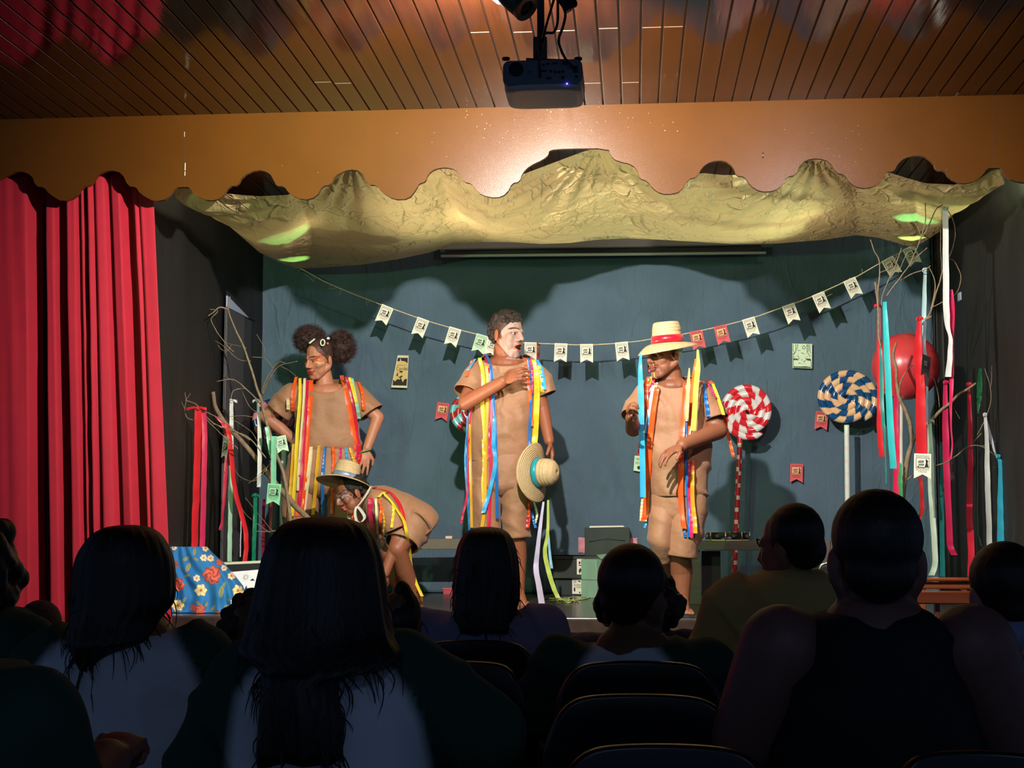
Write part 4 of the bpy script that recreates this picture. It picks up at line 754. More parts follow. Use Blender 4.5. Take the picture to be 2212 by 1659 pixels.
# floral cloth thrown over a box at the left, and the framed picture behind it
YC = G(450, 1326).y + .03
def floral():
    FLW = [(458, 1242, 21, 'rose'), (384, 1263, 16, 'rose'), (434, 1275, 14, 'yel'), (514, 1276, 13, 'yel'), (384, 1308, 14, 'yel'), (506, 1301, 9, 'yel'), (440, 1205, 8, 'bud'), (455, 1206, 8, 'bud'), (444, 1184, 8, 'bud'), (376, 1183, 6, 'bud'), (425, 1249, 8, 'bud'), (474, 1215, 8, 'rose'), (484, 1227, 7, 'bud'), (500, 1244, 9, 'bud'), (375, 1220, 12, 'dk'), (432, 1318, 13, 'rose'), (418, 1313, 8, 'rose'), (470, 1322, 6, 'dk')]
    LV = [(402, 1207, 10, .5), (420, 1192, 10, 1.4), (424, 1208, 7, -.5), (406, 1226, 13, 1.1), (404, 1243, 8, .3), (478, 1278, 15, 1.4), (485, 1262, 8, 1.2), (428, 1303, 8, -1.0), (446, 1306, 8, 1.2), (460, 1314, 9, .9), (490, 1310, 9, .4), (494, 1296, 6, -.9), (398, 1296, 8, .9), (395, 1310, 7, .2)]
    cols = {'rose': (lin(196, 58, 56), lin(226, 140, 96)), 'yel': (lin(240, 196, 110), lin(250, 226, 170)), 'bud': (lin(238, 190, 150), lin(250, 222, 186)), 'dk': (lin(90, 44, 50), lin(150, 90, 76))}
    def col(px, py):
        c = lin(30, 112, 170) * (1 + .12 * noise.noise((px * .05, py * .05, 0)))
        for x, y, r, an in LV:
            dx, dy = px - x, py - y; u = dx * math.cos(an) - dy * math.sin(an); v = dx * math.sin(an) + dy * math.cos(an)
            if abs(u) < r and abs(v) < r * .32 * (1 - (u / r) ** 2): c = lin(150, 150, 92) if abs(v) > .6 else lin(96, 92, 50)
        for x, y, r, k in FLW:
            dx, dy = px - x, py - y; d = math.hypot(dx, dy); a = math.atan2(dy, dx); n = 6 if k != 'rose' else 8
            rr = r * (.90 + .10 * math.cos(n * a + x) + .05 * math.sin(3 * a + y))
            if d < rr:
                f = d / rr; sw = math.sin(n * .5 * a + 9 * f + x) if k == 'rose' else math.cos(n * a + x + 1.5 * math.sin(6 * f))
                c = cols[k][0] * (1 - .5 * (sw + 1) / 2) + cols[k][1] * (.5 * (sw + 1) / 2) if k == 'rose' else cols[k][0] * (1 - f) + cols[k][1] * f
                if f < .25 and k != 'rose': c = lin(170, 110, 40)
                if sw < -.86 or f > .93: c = c * .45
        return c
    nu, nv = 260, 150; mb = MB(); co = []
    prof = [(1181, 360, 447), (1196, 360, 461), (1219, 360, 487), (1240, 360, 505), (1265, 360, 525), (1290, 360, 533), (1325, 360, 540)]
    x_l, x_r = None, None; vs = []
    for j in range(nv + 1):
        v = j / nv; py = 1181 + (1326 - 1181) * v; xl = lerp([(p[0], p[1]) for p in prof], py); xr = lerp([(p[0], p[2]) for p in prof], py)
        y_front = YC + .12 * (1 - v) ** 1.2
        for i in range(nu + 1):
            t_ = PI * (i / nu) if False else i / nu
            an = PI * (1 - t_); cx = (xl + xr) / 2; hw = (xr - xl) / 2
            px = cx + hw * math.cos(an); st = math.sin(an) ** .6
            y = y_front + (.30 if t_ > .5 else .0) * (1 - st) + .012 * math.sin(i * .16 + 4 * noise.noise((v * 2, i * .01, 0))) * (.3 + v) + .012 * noise.noise((px * .03, py * .03, 2))
            p = P(px, py, y); p.z = max(p.z, ZS + .004); vs.append(p); co.append(col(px, py))
    mb.add(vs, [(j * (nu + 1) + i, j * (nu + 1) + i + 1, (j + 1) * (nu + 1) + i + 1, (j + 1) * (nu + 1) + i) for j in range(nv) for i in range(nu)])
    top = [vs[i] for i in range(nu + 1)]; n0 = len(mb.v); mb.add(top, [tuple(range(nu + 1))])
    o = mb.build('floral_cloth', mat('floral_cotton', (.1, .3, .5, 1), .75, attr='Col', bump=.2, bscale=30, bdist=.008))
    a = o.data.attributes.new('Col', 'FLOAT_COLOR', 'POINT'); c4 = np.ones((len(o.data.vertices), 4)); c4[:len(co), :3] = np.array(co); c4[len(co):, :3] = lin(30, 112, 170); a.data.foreach_set('color', c4.ravel())
    return tag(o, 'blue cloth printed with roses and yellow flowers draped over a mound', 'cloth')
floral()
t = thing('framed_picture', 'black framed print of a sun and a rider leaning behind the floral cloth', 'picture', P(520, 1310, YC + .35))
A, B, C_, D = P(478, 1218, YC + .52), P(564, 1214, YC + .52), P(548, 1306, YC + .33), P(468, 1310, YC + .33)
C_.z = max(C_.z, ZS + .003); D.z = max(D.z, ZS + .003)
def bil(u, v): return A.lerp(B, u).lerp(D.lerp(C_, u), v)
nrm = (B - A).cross(D - A).normalized(); nrm = nrm if nrm.y < 0 else -nrm
mb = MB(); mb.prism([A, B, C_, D], -nrm * .02); mb.build('frame', mat('black_frame', srgb(34, 36, 40), .5), t, smooth=False, fix=True)
mb = MB(); mb.add([bil(u, v) + nrm * .002 for u, v in ((.0, -.03), (1.0, -.03), (1.0, .03), (.0, .03))], [(0, 1, 2, 3)]); mb.build('frame_lip', flat('lip_pale', (206, 204, 176), .5), t, smooth=False)
mb = MB(); mb.add([bil(u, v) + nrm * .003 for u, v in ((.06, .22), (.97, .19), (.97, .96), (.06, .96))], [(0, 1, 2, 3)]); mb.build('print', flat('print_white', (236, 236, 240), .6), t, smooth=False)
mb = MB(); cx, cy = .68, .36
def pj(u, v): return bil(u, v) + nrm * .005
for k in range(20):
    an = 2 * PI * k / 20; r1 = .085 if k % 2 else .12
    mb.add([pj(cx + .035 * math.cos(an - .1), cy + .035 * math.sin(an - .1) * .95), pj(cx + r1 * math.cos(an), cy + r1 * math.sin(an) * .95), pj(cx + .035 * math.cos(an + .1), cy + .035 * math.sin(an + .1) * .95)], [(0, 1, 2)])
mb.build('sun', grey_ink, t, smooth=False)
for ox in (.46, .86):
    mb = MB(); mb.add([pj(ox + x, .42 + y) for x, y in ((-.06, .03), (-.03, 0), (0, -.02), (.03, .0), (.07, .03))], [(0, 1, 2, 3, 4)]); mb.build('cloud', ink_m, t, smooth=False)
mb = MB(); mb.add([pj(.70 + x, .70 + y) for x, y in ((-.10, .10), (-.08, .02), (-.02, .05), (.0, -.08), (.03, -.15), (.06, -.08), (.04, .0), (.10, .03), (.12, .12), (.09, .22), (.06, .12), (-.04, .12), (-.06, .22))], [tuple(range(13))]); mb.build('rider', flat('ink_blue', (60, 62, 84)), t, smooth=False)

# ------------------------------------------------------------------ ceiling projector, lamp and cables
YP = 4.5
t = thing('projector', 'dark grey ceiling projector seen from behind with its ports and cables', 'projector', P(1170, 160, YP))
pj_m = mat('projector_grey', srgb(112, 122, 136), .5, var=.05); k = YP / F
a, b = P(1086, 131, YP), P(1258, 180, YP); w2 = (b.x - a.x)
mb = MB(); cx, cz_ = (a.x + b.x) / 2, (a.z + b.z) / 2; hh = (a.z - b.z) / 2; out = []
for s0, s1 in ((1, 1), (-1, 1), (-1, -1), (1, -1)):
    for q_ in range(6):
        an = {(1, 1): 0, (-1, 1): PI / 2, (-1, -1): PI, (1, -1): 1.5 * PI}[(s0, s1)] + PI / 2 * q_ / 5; r = .022
        out.append((cx + s0 * (w2 / 2 - r) + r * math.cos(an), YP, cz_ + s1 * (hh - r) + r * math.sin(an)))
mb.prism(out, (0, .24, 0)); mb.build('body', pj_m, t, smooth=False, bevel=.004, fix=True)
a, b = P(1090, 178, YP + .01), P(1262, 190, YP + .01); mb = MB(); mb.loft([[Vector((cx + w2 * .50 * f * math.cos(q), YP + .12 + .12 * f * math.sin(q) * (1 if True else 1), z)) for q in [2 * PI * i / 40 for i in range(40)]] for f, z in ((1.0, a.z), (.98, a.z - .008), (.90, b.z), (.5, b.z - .001))])
for r in range(len(mb.v)):
    x, y, z = mb.v[r]; ex = lambda d, h: math.copysign(abs(d / h) ** .35 * h, d); mb.v[r] = (cx + ex(x - cx, w2 / 2), YP + .12 + ex(y - YP - .12, .12), z)
mb.build('base_cover', mat('projector_white', srgb(214, 210, 204), .35), t, smooth=True)
mb = MB(); prt = mat('port_black', (.006, .006, .007, 1), .5)
def port(x, y, w, h, nm='port', m=None): p = P(x, y, YP); MB().span((p.x - w * k / 2, YP - .004, p.z - h * k / 2), (p.x + w * k / 2, YP + .002, p.z + h * k / 2)).build(nm, m or prt, t, smooth=False)
MB().lathe([(.024, 0), (.024, .004), (.001, .004)], P(1115, 150, YP) + Vector((0, .002, 0)), Matrix.Rotation(PI / 2, 3, 'X'), seg=28, cap=False).build('speaker_grille', mat('grille', srgb(34, 38, 46), .7), t)
for x, y, w, h in ((1199, 137, 11, 5), (1221, 137, 13, 5), (1175, 154, 11, 5), (1186, 169, 10, 5), (1244, 150, 11, 15), (1216, 168, 7, 6), (1144, 156, 3, 4)): port(x, y, w, h)
for x, y in ((1174, 141), (1184, 138), (1190, 154), (1200, 156), (1208, 156), (1216, 155), (1245, 166)): p = P(x, y, YP); MB().lathe([(.0045, 0), (.0045, .004), (.001, .004)], p + Vector((0, .001, 0)), Matrix.Rotation(PI / 2, 3, 'X'), seg=12, cap=False).build('jack', prt, t)
p = P(1225, 182, YP + .0); MB().ell(p + Vector((0, -.006, 0)), (.0032, .0032, .0032)).build('status_led', mat('led_blue', (.12, .10, 1, 1), .4, emit=6), t)
for x in (1093, 1249): p = P(x, 129, YP + .03); MB().lathe([(.013, 0), (.013, .006), (.001, .006)], p, seg=16, cap=False).build('foot', prt, t)
zt_ = P(1170, 131, YP).z
mb = MB(); mb.box((cx - .0, YP + .10, zt_ + .012), (.20, .09, .006)); mb.build('mount_plate', mat('mount_steel', srgb(70, 74, 80), .4, metal=.5), t, smooth=False, bevel=.002)
mb = MB(); mb.box((cx + .01, YP + .06, zt_ + .018), (.135, .04, .005), Matrix.Rotation(.06, 3, 'Y')); mb.build('mount_arm', mat('mount_steel', (0, 0, 0)), t, smooth=False, bevel=.002)
a = P(1168, 100, YP + .08); MB().box((a.x - .002, YP + .09, (zt_ + .014 + a.z + .03) / 2), (.045, .045, a.z + .03 - zt_ - .014)).build('mount_bracket', mat('mount_steel', (0, 0, 0)), t, smooth=False, bevel=.003)
MB().tube([(a.x, YP + .09, a.z), (a.x - .002, YP + .09, ZC)], .0125, 14).build('pole', mat('mount_steel', (0, 0, 0)), t)
cb = mat('cable_black', (.006, .006, .007, 1), .4)
def cable(l, r, nm='cable'): MB().tube([Vector(q_) for q_ in cr([tuple(P(x, y, Y)) for x, y, Y in l], 40)], r, 8).build(nm, cb, t)
cable([(1167, 166, YP - .006), (1166, 150, YP - .04), (1165, 130, YP - .05), (1168, 105, YP - .05), (1180, 55, YP - .03), (1196, 0, YP - .02), (1204, -40, YP)], .0042)
MB().tube([P(1166, 107, YP - .05), P(1171, 84, YP - .05)], .0088, 10).build('ferrite_bead', cb, t)
cable([(1242, 148, YP - .006), (1225, 132, YP - .04), (1212, 108, YP - .03), (1207, 85, YP - .02), (1217, 55, YP), (1221, 28, YP), (1210, 0, YP), (1206, -40, YP)], .0045)
cable([(1166, 110, YP + .02), (1176, 74, YP - .02), (1196, 70, YP - .01), (1204, 50, YP - .01), (1205, 20, YP), (1204, -40, YP)], .0045)
for i in range(4): cable([(1204 + 6 * i, -30, YP), (1210 + 8 * i, 5, YP - .01 * i), (1226 + 5 * i, 20 - 2 * i, YP - .02), (1232 + 4 * i, 5, YP), (1220 + 3 * i, -20, YP), (1216, -60, YP)], .0045, 'cable_coil')
MB().box(P(1222, 10, YP + .0), (.025, .03, .05), Matrix.Rotation(-.5, 3, 'Y')).build('power_plug', cb, t, smooth=False, bevel=.005)
# the stage lamp clamped beside the pole
YT = 4.95
t = thing('stage_lamp', 'black stage lamp can clamped beside the projector pole at the top edge', 'lamp', P(1128, 0, YT))
Rm = (P(1070, -40, YT + .06) - P(1136, 14, YT)).to_track_quat('Z', 'Y').to_matrix(); c = P(1134, 14, YT)
MB().lathe([(.001, -.004), (.046, -.004), (.050, .004), (.050, .10), (.056, .11), (.056, .135), (.050, .135), (.048, .02), (.001, .02)], c, Rm, seg=32, cap=False).build('can', mat('can_black', srgb(40, 44, 48), .4, metal=.3), t)
MB().lathe([(.048, .118), (.001, .120)], c, Rm, seg=28, cap=False).build('lens', mat('lens_glow', (.35, .95, 1.0, 1), .3, emit=3.0), t)
MB().lathe([(.052, -.012), (.052, .002), (.030, .002), (.030, -.012), (.052, -.012)], c, Rm, seg=32, cap=False).build('rear_ring', mat('rear_metal', srgb(120, 104, 84), .4, metal=.6), t)
mb = MB(); mb.tube([c + Vector((.05, 0, .03)), c + Vector((.055, .02, .09)), c + Vector((.02, .02, .15)), (c.x + .02, c.y + .02, ZC)], .007, 8); mb.build('yoke', mat('mount_steel', (0, 0, 0)), t)
# ------------------------------------------------------------------ figures
from mathutils.bvhtree import BVHTree
def fuse(mb, name, voxel, it=3, fac=0.5):
    "one continuous surface from overlapping solids"
    me = mb.mesh('tmp'); o = bpy.data.objects.new('tmp', me); COL.objects.link(o)
    m = o.modifiers.new('r', 'REMESH'); m.mode = 'VOXEL'; m.voxel_size = voxel
    if it: m = o.modifiers.new('s', 'SMOOTH'); m.iterations = it; m.factor = fac
    bpy.context.view_layer.update()
    out = bpy.data.meshes.new_from_object(o.evaluated_get(bpy.context.evaluated_depsgraph_get())); out.name = name
    bpy.data.objects.remove(o); bpy.data.meshes.remove(me)
    out.polygons.foreach_set('use_smooth', [True] * len(out.polygons)); return out
def refine(me, c, r):
    "smaller faces on the head, so that face paint has clean edges"
    bm = bmesh.new(); bm.from_mesh(me); c = Vector(c)
    ed = [e for e in bm.edges if (e.verts[0].co - c).length < r and (e.verts[1].co - c).length < r]
    bmesh.ops.subdivide_edges(bm, edges=ed, cuts=1, use_grid_fill=True, smooth=.6)
    for _ in range(8): bmesh.ops.smooth_vert(bm, verts=[v for v in bm.verts if (v.co - c).length < r * .98], factor=.5, use_axis_x=True, use_axis_y=True, use_axis_z=True)
    bm.to_mesh(me); bm.free()
    me.polygons.foreach_set('use_smooth', [True] * len(me.polygons)); return me
def link(me, name, m, parent):
    o = bpy.data.objects.new(name, me); COL.objects.link(o); me.materials.clear(); me.materials.append(m)
    if parent: put(o, parent)
    return o
def paint(me, fn):
    n = len(me.vertices); co = np.empty(n * 3); me.vertices.foreach_get('co', co); co = co.reshape(-1, 3)
    c = np.ones((n, 4)); c[:, :3] = fn(co)
    a = me.attributes.new('Col', 'FLOAT_COLOR', 'POINT'); a.data.foreach_set('color', c.ravel())

def headM(c, s, yaw, pitch, roll):
    return Matrix.Translation(c) @ Matrix.Rotation(math.radians(yaw), 4, 'Z') @ Matrix.Rotation(math.radians(pitch), 4, 'X') @ Matrix.Rotation(math.radians(roll), 4, 'Y') @ Matrix.Scale(s, 4)
def head_solids(openm=0.0, fat=1.0, brow=1.0):
    h = MB(); j = -openm
    h.ell((0, .012, .035), (.074, .092, .082)); h.ell((0, -.030, -.030), (.058 * fat, .055, .075))
    h.ell((0, -.062, -.098 + j), (.024 * fat, .022, .019)); h.ell((0, -.046, -.078 + j), (.042 * fat, .038, .034))
    for s in (-1, 1):
        h.capsule((s * .054 * fat, .004, -.045), (s * .022 * fat, -.056, -.096 + j), .020, .018)
        h.ell((s * .028, -.034, -.058), (.034 * fat, .038, .044)); h.ell((s * .038, -.052, -.024), (.025 * fat, .025, .030)); h.capsule((s * .010, -.086, .020), (s * .040, -.070, .022), .012 * (.6 + .4 * brow), .010)
        h.ell((s * .030, -.070, .000), (.0140, .0125, .0110))
        h.ell((s * .0125, -.094, -.033), (.0095, .011, .008))
        h.ell((s * .077, .012, -.010), (.010, .020, .032), Matrix.Rotation(s * .35, 3, 'Z')); h.ell((s * .080, .010, -.034), (.007, .010, .010))
    h.capsule((0, -.083, .018), (0, -.106, -.026), .008, .0125); h.ell((0, -.104, -.028), (.011, .011, .010))
    h.capsule((-.016, -.090, -.057), (.016, -.090, -.057), .0075, .0075, 12); h.capsule((0, -.093, -.0565), (0, -.094, -.0565), .008, .008, 12)
    if openm:
        h.capsule((-.013, -.083, -.070 + j), (.013, -.083, -.070 + j), .009, .009, 12)
        h.ell((0, -.074, -.066), (.024, .012, .014))
    else: h.capsule((-.014, -.088, -.0695), (.014, -.088, -.0695), .0080, .0080, 12)
    return h
def add_xf(mb, h, M): mb.add([M @ Vector(v) for v in h.v], h.f)
def face_paint(M, skin, style, openm=0.0, rng=0):
    Mi = np.array(M.inverted())
    def fn(co):
        L = co @ Mi[:3, :3].T + Mi[:3, 3]; x, y, z = L[:, 0], L[:, 1], L[:, 2]; ax = np.abs(x)
        c = np.tile(skin, (len(co), 1)).astype(float)
        near = (np.abs(z) < .16) & (np.hypot(x, y) < .15); front = near & (y < -.02)
        def put_(mask, col, a=1.0):
            c[mask] = c[mask] * (1 - a) + col * a
        if 'white' in style:
            put_(near & (y < -.004) & (z > -.122 - openm) & (ax < .070) & (z < .070) & (y < -.004 - np.maximum(0, -.05 - z) * .35), lin(176, 142, 130), .95)
        if 'half' in style: put_(front & (z > -.012) & (z < .03) & (x > -.06) & (y < -.03), lin(206, 176, 172), .35)
        # eyes, brows, lips
        ex = ax - .031
        put_(front & ((ex / .017) ** 2 + ((z - .001) / .0085) ** 2 < 1), lin(70, 46, 38), .55)
        if 'closed' not in style:
            put_(front & ((ex / .012) ** 2 + ((z - .0) / .0048) ** 2 < 1), lin(186, 172, 162), .8); put_(front & ((ex / .0052) ** 2 + (z / .0052) ** 2 < 1), lin(20, 14, 12))
        bz = z - (.0235 + .006 * np.sin(np.clip((ax - .010) / .042, 0, 1) * PI))
        put_(front & (ax > .012) & (ax < .052) & (np.abs(bz) < .0042), lin(34, 24, 20), .85)
        lipc = {'redlip': lin(190, 58, 40), 'dulllip': lin(140, 60, 44), 'pinklip': lin(196, 92, 74)}.get(next((s for s in style if s.endswith('lip')), 'pinklip'))
        lz0, lz1 = -.0495, -.0785 - openm
        put_(front & (y < -.072) & ((x / .027) ** 2 + ((z - (lz0 + lz1) / 2) / ((lz0 - lz1) / 2)) ** 2 < 1), lipc, .9)
        if openm: put_(front & ((x / .020) ** 2 + ((z + .066 + openm * .35) / (.0055 + openm * .62)) ** 2 < 1), lin(40, 10, 10))
        else: put_(front & (y < -.07) & (ax < .023) & (np.abs(z + .0635) < .0018), lin(90, 30, 26))
        for s in (-1, 1): put_(front & (np.hypot(x - s * .009, z + .037) < .0042), lin(60, 30, 24), .7)
        if 'moustache' in style: put_(front & (y < -.07) & (ax < .030) & (ax > .004) & (np.abs(z + .0475 - ax * -.25 - .004) < .0045), lin(60, 40, 32), .8)
        if 'woman' in style:
            put_(front & (x > .028) & (np.abs(z - .013 - (x - .03) * .55) < .009) & (x < .066), lin(206, 80, 50), .65)
            put_(front & (np.abs(z + .014 - .010 * np.sin((x - .02) / .045 * PI)) < .0035) & (x > .022) & (x < .068), lin(236, 186, 90), .7)
            put_(front & (np.abs(z + .044 - .012 * np.sin((x - .03) / .022)) < .0032) & (x > .022) & (x < .07), lin(120, 104, 130), .6)
        if 'yellowline' in style:
            put_(front & (np.abs(x - .004) < .004) & (z < -.035) & (y < -.06) & ((z > -.049) | (z < -.085)), lin(232, 200, 100), .9); put_(front & (x < -.006) & (x > -.04) & (z < -.02) & (z > -.11) & ((z > -.048) | (z < -.083)), lin(206, 196, 190), .55)
        if 'boy' in style:
            put_(front & (np.abs(z + .016 + ax * -.18) < .0028) & (ax > .012) & (ax < .068), lin(60, 44, 52), .8)
            put_(front & (np.abs(np.hypot(ax - .05, z - .028) - .012) < .0028), lin(60, 44, 60), .8)
        if 'beard' in style: put_(near & (z < -.06) & (y < -.0), lin(70, 50, 42), .25)
        if 'hairline' in style: put_(near & (y > -.055 + np.maximum(0, (.055 - z)) * .95) & (z > -.02) & (ax < .078), lin(44, 30, 24), .85)
        return c
    return fn
def hand(mb, w, d, n, side, curl=.4, s=1.0, spread=.15, thumb=.5):
    "palm with knuckles, four jointed fingers and a thumb; d along the fingers, n where the palm faces, side = +1/-1 for the thumb"
    d = Vector(d).normalized(); n = Vector(n); n = (n - d * n.dot(d)).normalized(); sd = d.cross(n) * side
    w = Vector(w); mb.ell(w + d * .045 * s, (.040 * s, .016 * s, .045 * s), Matrix((sd, n, d)).transposed())
    for i, (o, L_, r) in enumerate(((.030, .070, .0092), (.010, .080, .0095), (-.011, .075, .0092), (-.030, .058, .0082))):
        k = w + d * (.082 - .006 * abs(i - 1)) * s + sd * o * s; mb.capsule(w + sd * o * .5 * s + d * .012 * s, k, .012 * s, .0108 * s, 10)
        dd = (d + sd * spread * (1.4 - i) * .5).normalized(); a = 0
        for seg, f in enumerate((.45, .32, .25)):
            a += curl * (.7, 1.1, .8)[seg] * (1 + .12 * i)
            v = dd * math.cos(a) + n * math.sin(a); k2 = k + v * L_ * f * s; mb.capsule(k, k2, r * s * (1 - .08 * seg), r * s * (.94 - .08 * seg), 10); k = k2
    b = w + d * .022 * s + sd * .026 * s; v = (d * .62 + sd * .72 + n * thumb * .6).normalized(); k = b + v * .040 * s; mb.capsule(b, k, .0125 * s, .0105 * s, 10)
    v = (d * .85 + sd * .2 + n * thumb).normalized(); mb.capsule(k, k + v * .032 * s, .0100 * s, .0085 * s, 10)
def foot(mb, ank, d, s=1.0):
    d = Vector(d).normalized(); up = Vector((0, 0, 1)); sd = d.cross(up).normalized(); a = Vector(ank); z = -a.z
    mb.capsule(a - d * .02 * s + up * 0, a - d * .035 * s - up * .045 * s, .034 * s, .032 * s); mb.capsule(a - d * .02 * s - up * .045 * s, a + d * .11 * s - up * .055 * s, .032 * s, .022 * s)
    mb.capsule(a, a + d * .09 * s - up * .045 * s, .034 * s, .026 * s)
    for i in range(5):
        o = (i - 2) * .0165 * s; mb.capsule(a + d * .085 * s + sd * o * .9 - up * .058 * s, a + d * (.150 - .010 * i if True else 0) * s + sd * o - up * .066 * s, .014 * s, (.011 - .0008 * i) * s, 10)
def limb(mb, pts, rs):
    for (a, b), (ra, rb) in zip(zip(pts, pts[1:]), zip(rs, rs[1:])): mb.capsule(a, b, ra, rb)
def rows_loft(mb, rows, Y, n=40, seg=48, disp=None, ex=.85, caps=False, scoop=0.0):
    "elliptical sections given as photo rows (y, x_left, x_right, half depth, depth offset)"
    R = [tuple(r) + (0,) * (5 - len(r)) for r in rows]; D = cr(R, 240); rings = []
    def sec(v):
        k = min(int(v * 240), 239); f = v * 240 - k; return D[k] * (1 - f) + D[k + 1] * f
    for i in range(n + 1):
      ring = []
      for j in range(seg):
        t = 2 * PI * j / seg; ct, st = math.cos(t), math.sin(t); v0 = scoop * max(0, -st) ** 1.3; y, xl, xr, d, dy = sec(v0 + (1 - v0) * i / n)
        a, b = P(xl, y, Y + dy), P(xr, y, Y + dy); c = (a + b) / 2; hw = (b - a).length / 2; u = (b - a).normalized() if hw > 1e-6 else Vector((1, 0, 0))
        e = Vector((u.x * hw * math.copysign(abs(ct) ** ex, ct), u.y * hw * ct + d * math.copysign(abs(st) ** ex, st), 0)); p = c + e
        if disp: q = disp(p, i / n, t); p = p + (e.normalized() * q if e.length > 1e-6 else Vector())
        ring.append(p)
      rings.append(ring)
    mb.loft(rings, caps); return mb
def tube_loft(mb, pts, ra, rb=None, n=22, seg=36, disp=None, caps=False):
    "sleeve or trouser leg along world points with two half widths"
    rb = rb or ra; A = cr([tuple(p) + (a, b) for p, a, b in zip(pts, ra, rb)], n); rings = []; ref = Vector((0, 1, 0))
    for i, s in enumerate(A):
        p = Vector(s[:3]); t = (Vector(A[min(i + 1, n)][:3]) - Vector(A[max(i - 1, 0)][:3])).normalized(); v = (ref - t * ref.dot(t)).normalized(); u = v.cross(t); ring = []
        for j in range(seg):
            an = 2 * PI * j / seg; e = u * math.cos(an) * s[3] + v * math.sin(an) * s[4]; q = p + e
            if disp: q = q + e.normalized() * disp(q, i / n, an)
            ring.append(q)
        rings.append(ring)
    mb.loft(rings, caps); return mb
def folds(seed, a=.012, hem=.0):
    def f(p, v, t):
        k = noise.noise((p.x * 7 + seed, p.z * 9, p.y * 4)) * .8 + noise.noise((p.x * 15, p.z * 5 + p.x * 8, seed)) * .5
        dg = 1 - abs(noise.noise((p.x * 6 + p.z * 5, p.z * 2.5 - p.x * 2, seed + 9))) * 3
        return a * (k + .9 * max(0, dg) ** 2) + hem * max(0, v - .8) * 5 * noise.noise((p.x * 22, seed, 4))
    return f
def bvh_of(objs):
    vs, fs = [], []
    for o in objs:
        n = len(vs); vs += [o.matrix_world @ v.co if False else v.co.copy() for v in o.data.vertices]; fs += [tuple(i + n for i in p.vertices) for p in o.data.polygons]
    return BVHTree.FromPolygons(vs, fs)
def drape(pts, bvh, Y0, off=.011, n=26):
    "lay a ribbon path given in photo pixels over the clothes"
    s = cr(pts, n); ys = []
    for x, y in s:
        d = (P(x, y, 10) - CAM).normalized(); h = bvh.ray_cast(CAM, d)
        ys.append(h[0].y if h[0] is not None and h[0].y < Y0 + .35 else None)
    good = [y for y in ys if y is not None]; fill = good[0] if good else Y0
    for i in range(len(ys)):
        if ys[i] is None: ys[i] = fill
        fill = ys[i]
    ys = [min(ys[max(0, i - 1):i + 2]) - off for i in range(len(ys))]
    ys = [sum(ys[max(0, i - 2):i + 3]) / len(ys[max(0, i - 2):i + 3]) for i in range(len(ys))]
    out = [P(x, y, yy) for (x, y), yy in zip(s, ys)]
    return [out[0] + Vector((0, .05, .004)), out[0] + Vector((0, .02, .006))] + out
_rb = [0]
def worn_ribbons(lst, bvh, Y0, parent):
    for col, w, pts in lst:
        _rb[0] += 1; wp = drape(pts, bvh, Y0, off=.010 + .0055 * (_rb[0] % 5))
        mb = ribbon_strip(wp, [w * Y0 / F * .8, w * Y0 / F, w * Y0 / F], seed=_rb[0] * 1.3, amp=.003, tw=.28, n=44)
        mb.build('ribbon', ribmat(col), parent)
skin_m = mat('skin', (.5, .3, .2, 1), 0.48, attr='Col', spec=0.4, bump=0.06, bscale=180, bdist=.002, var=.05, scale=30)
tan_m = mat('tan_costume_cotton', srgb(164, 117, 84), 0.62, var=0.05, scale=8, bump=0.5, bscale=22, bdist=.012, sheen=.15)
hair_m = mat('dark_curly_hair', srgb(40, 28, 24), 0.6, var=0.4, scale=60, bump=0.8, bscale=140, bdist=.006)
brown_hair = mat('brown_frizzy_hair', srgb(66, 42, 36), 0.75, var=0.45, scale=70, bump=0.9, bscale=160, bdist=.006)
straw = None
def straw_mat():
    m = mat('woven_straw', srgb(206, 176, 130), 0.6, var=0.10, scale=60, bump=0.1, bscale=120, bdist=.002)
    t = m.node_tree; n = t.nodes; L = t.links.new; tc = n.new('ShaderNodeTexCoord'); sp = n.new('ShaderNodeSeparateXYZ'); L(tc.outputs['Object'], sp.inputs[0])
    # rings of braid: height on the crown, radius on the brim
    ln = n.new('ShaderNodeVectorMath'); ln.operation = 'LENGTH'; L(tc.outputs['Object'], ln.inputs[0])
    w = n.new('ShaderNodeMath'); w.operation = 'MULTIPLY'; w.inputs[1].default_value = 560; L(ln.outputs['Value'], w.inputs[0])
    s = n.new('ShaderNodeMath'); s.operation = 'SINE'; L(w.outputs[0], s.inputs[0])
    bu = n.new('ShaderNodeBump'); bu.inputs['Strength'].default_value = .5; bu.inputs['Distance'].default_value = .003; L(s.outputs[0], bu.inputs['Height']); L(bu.outputs[0], n['Principled BSDF'].inputs['Normal']); return m
straw = straw_mat()
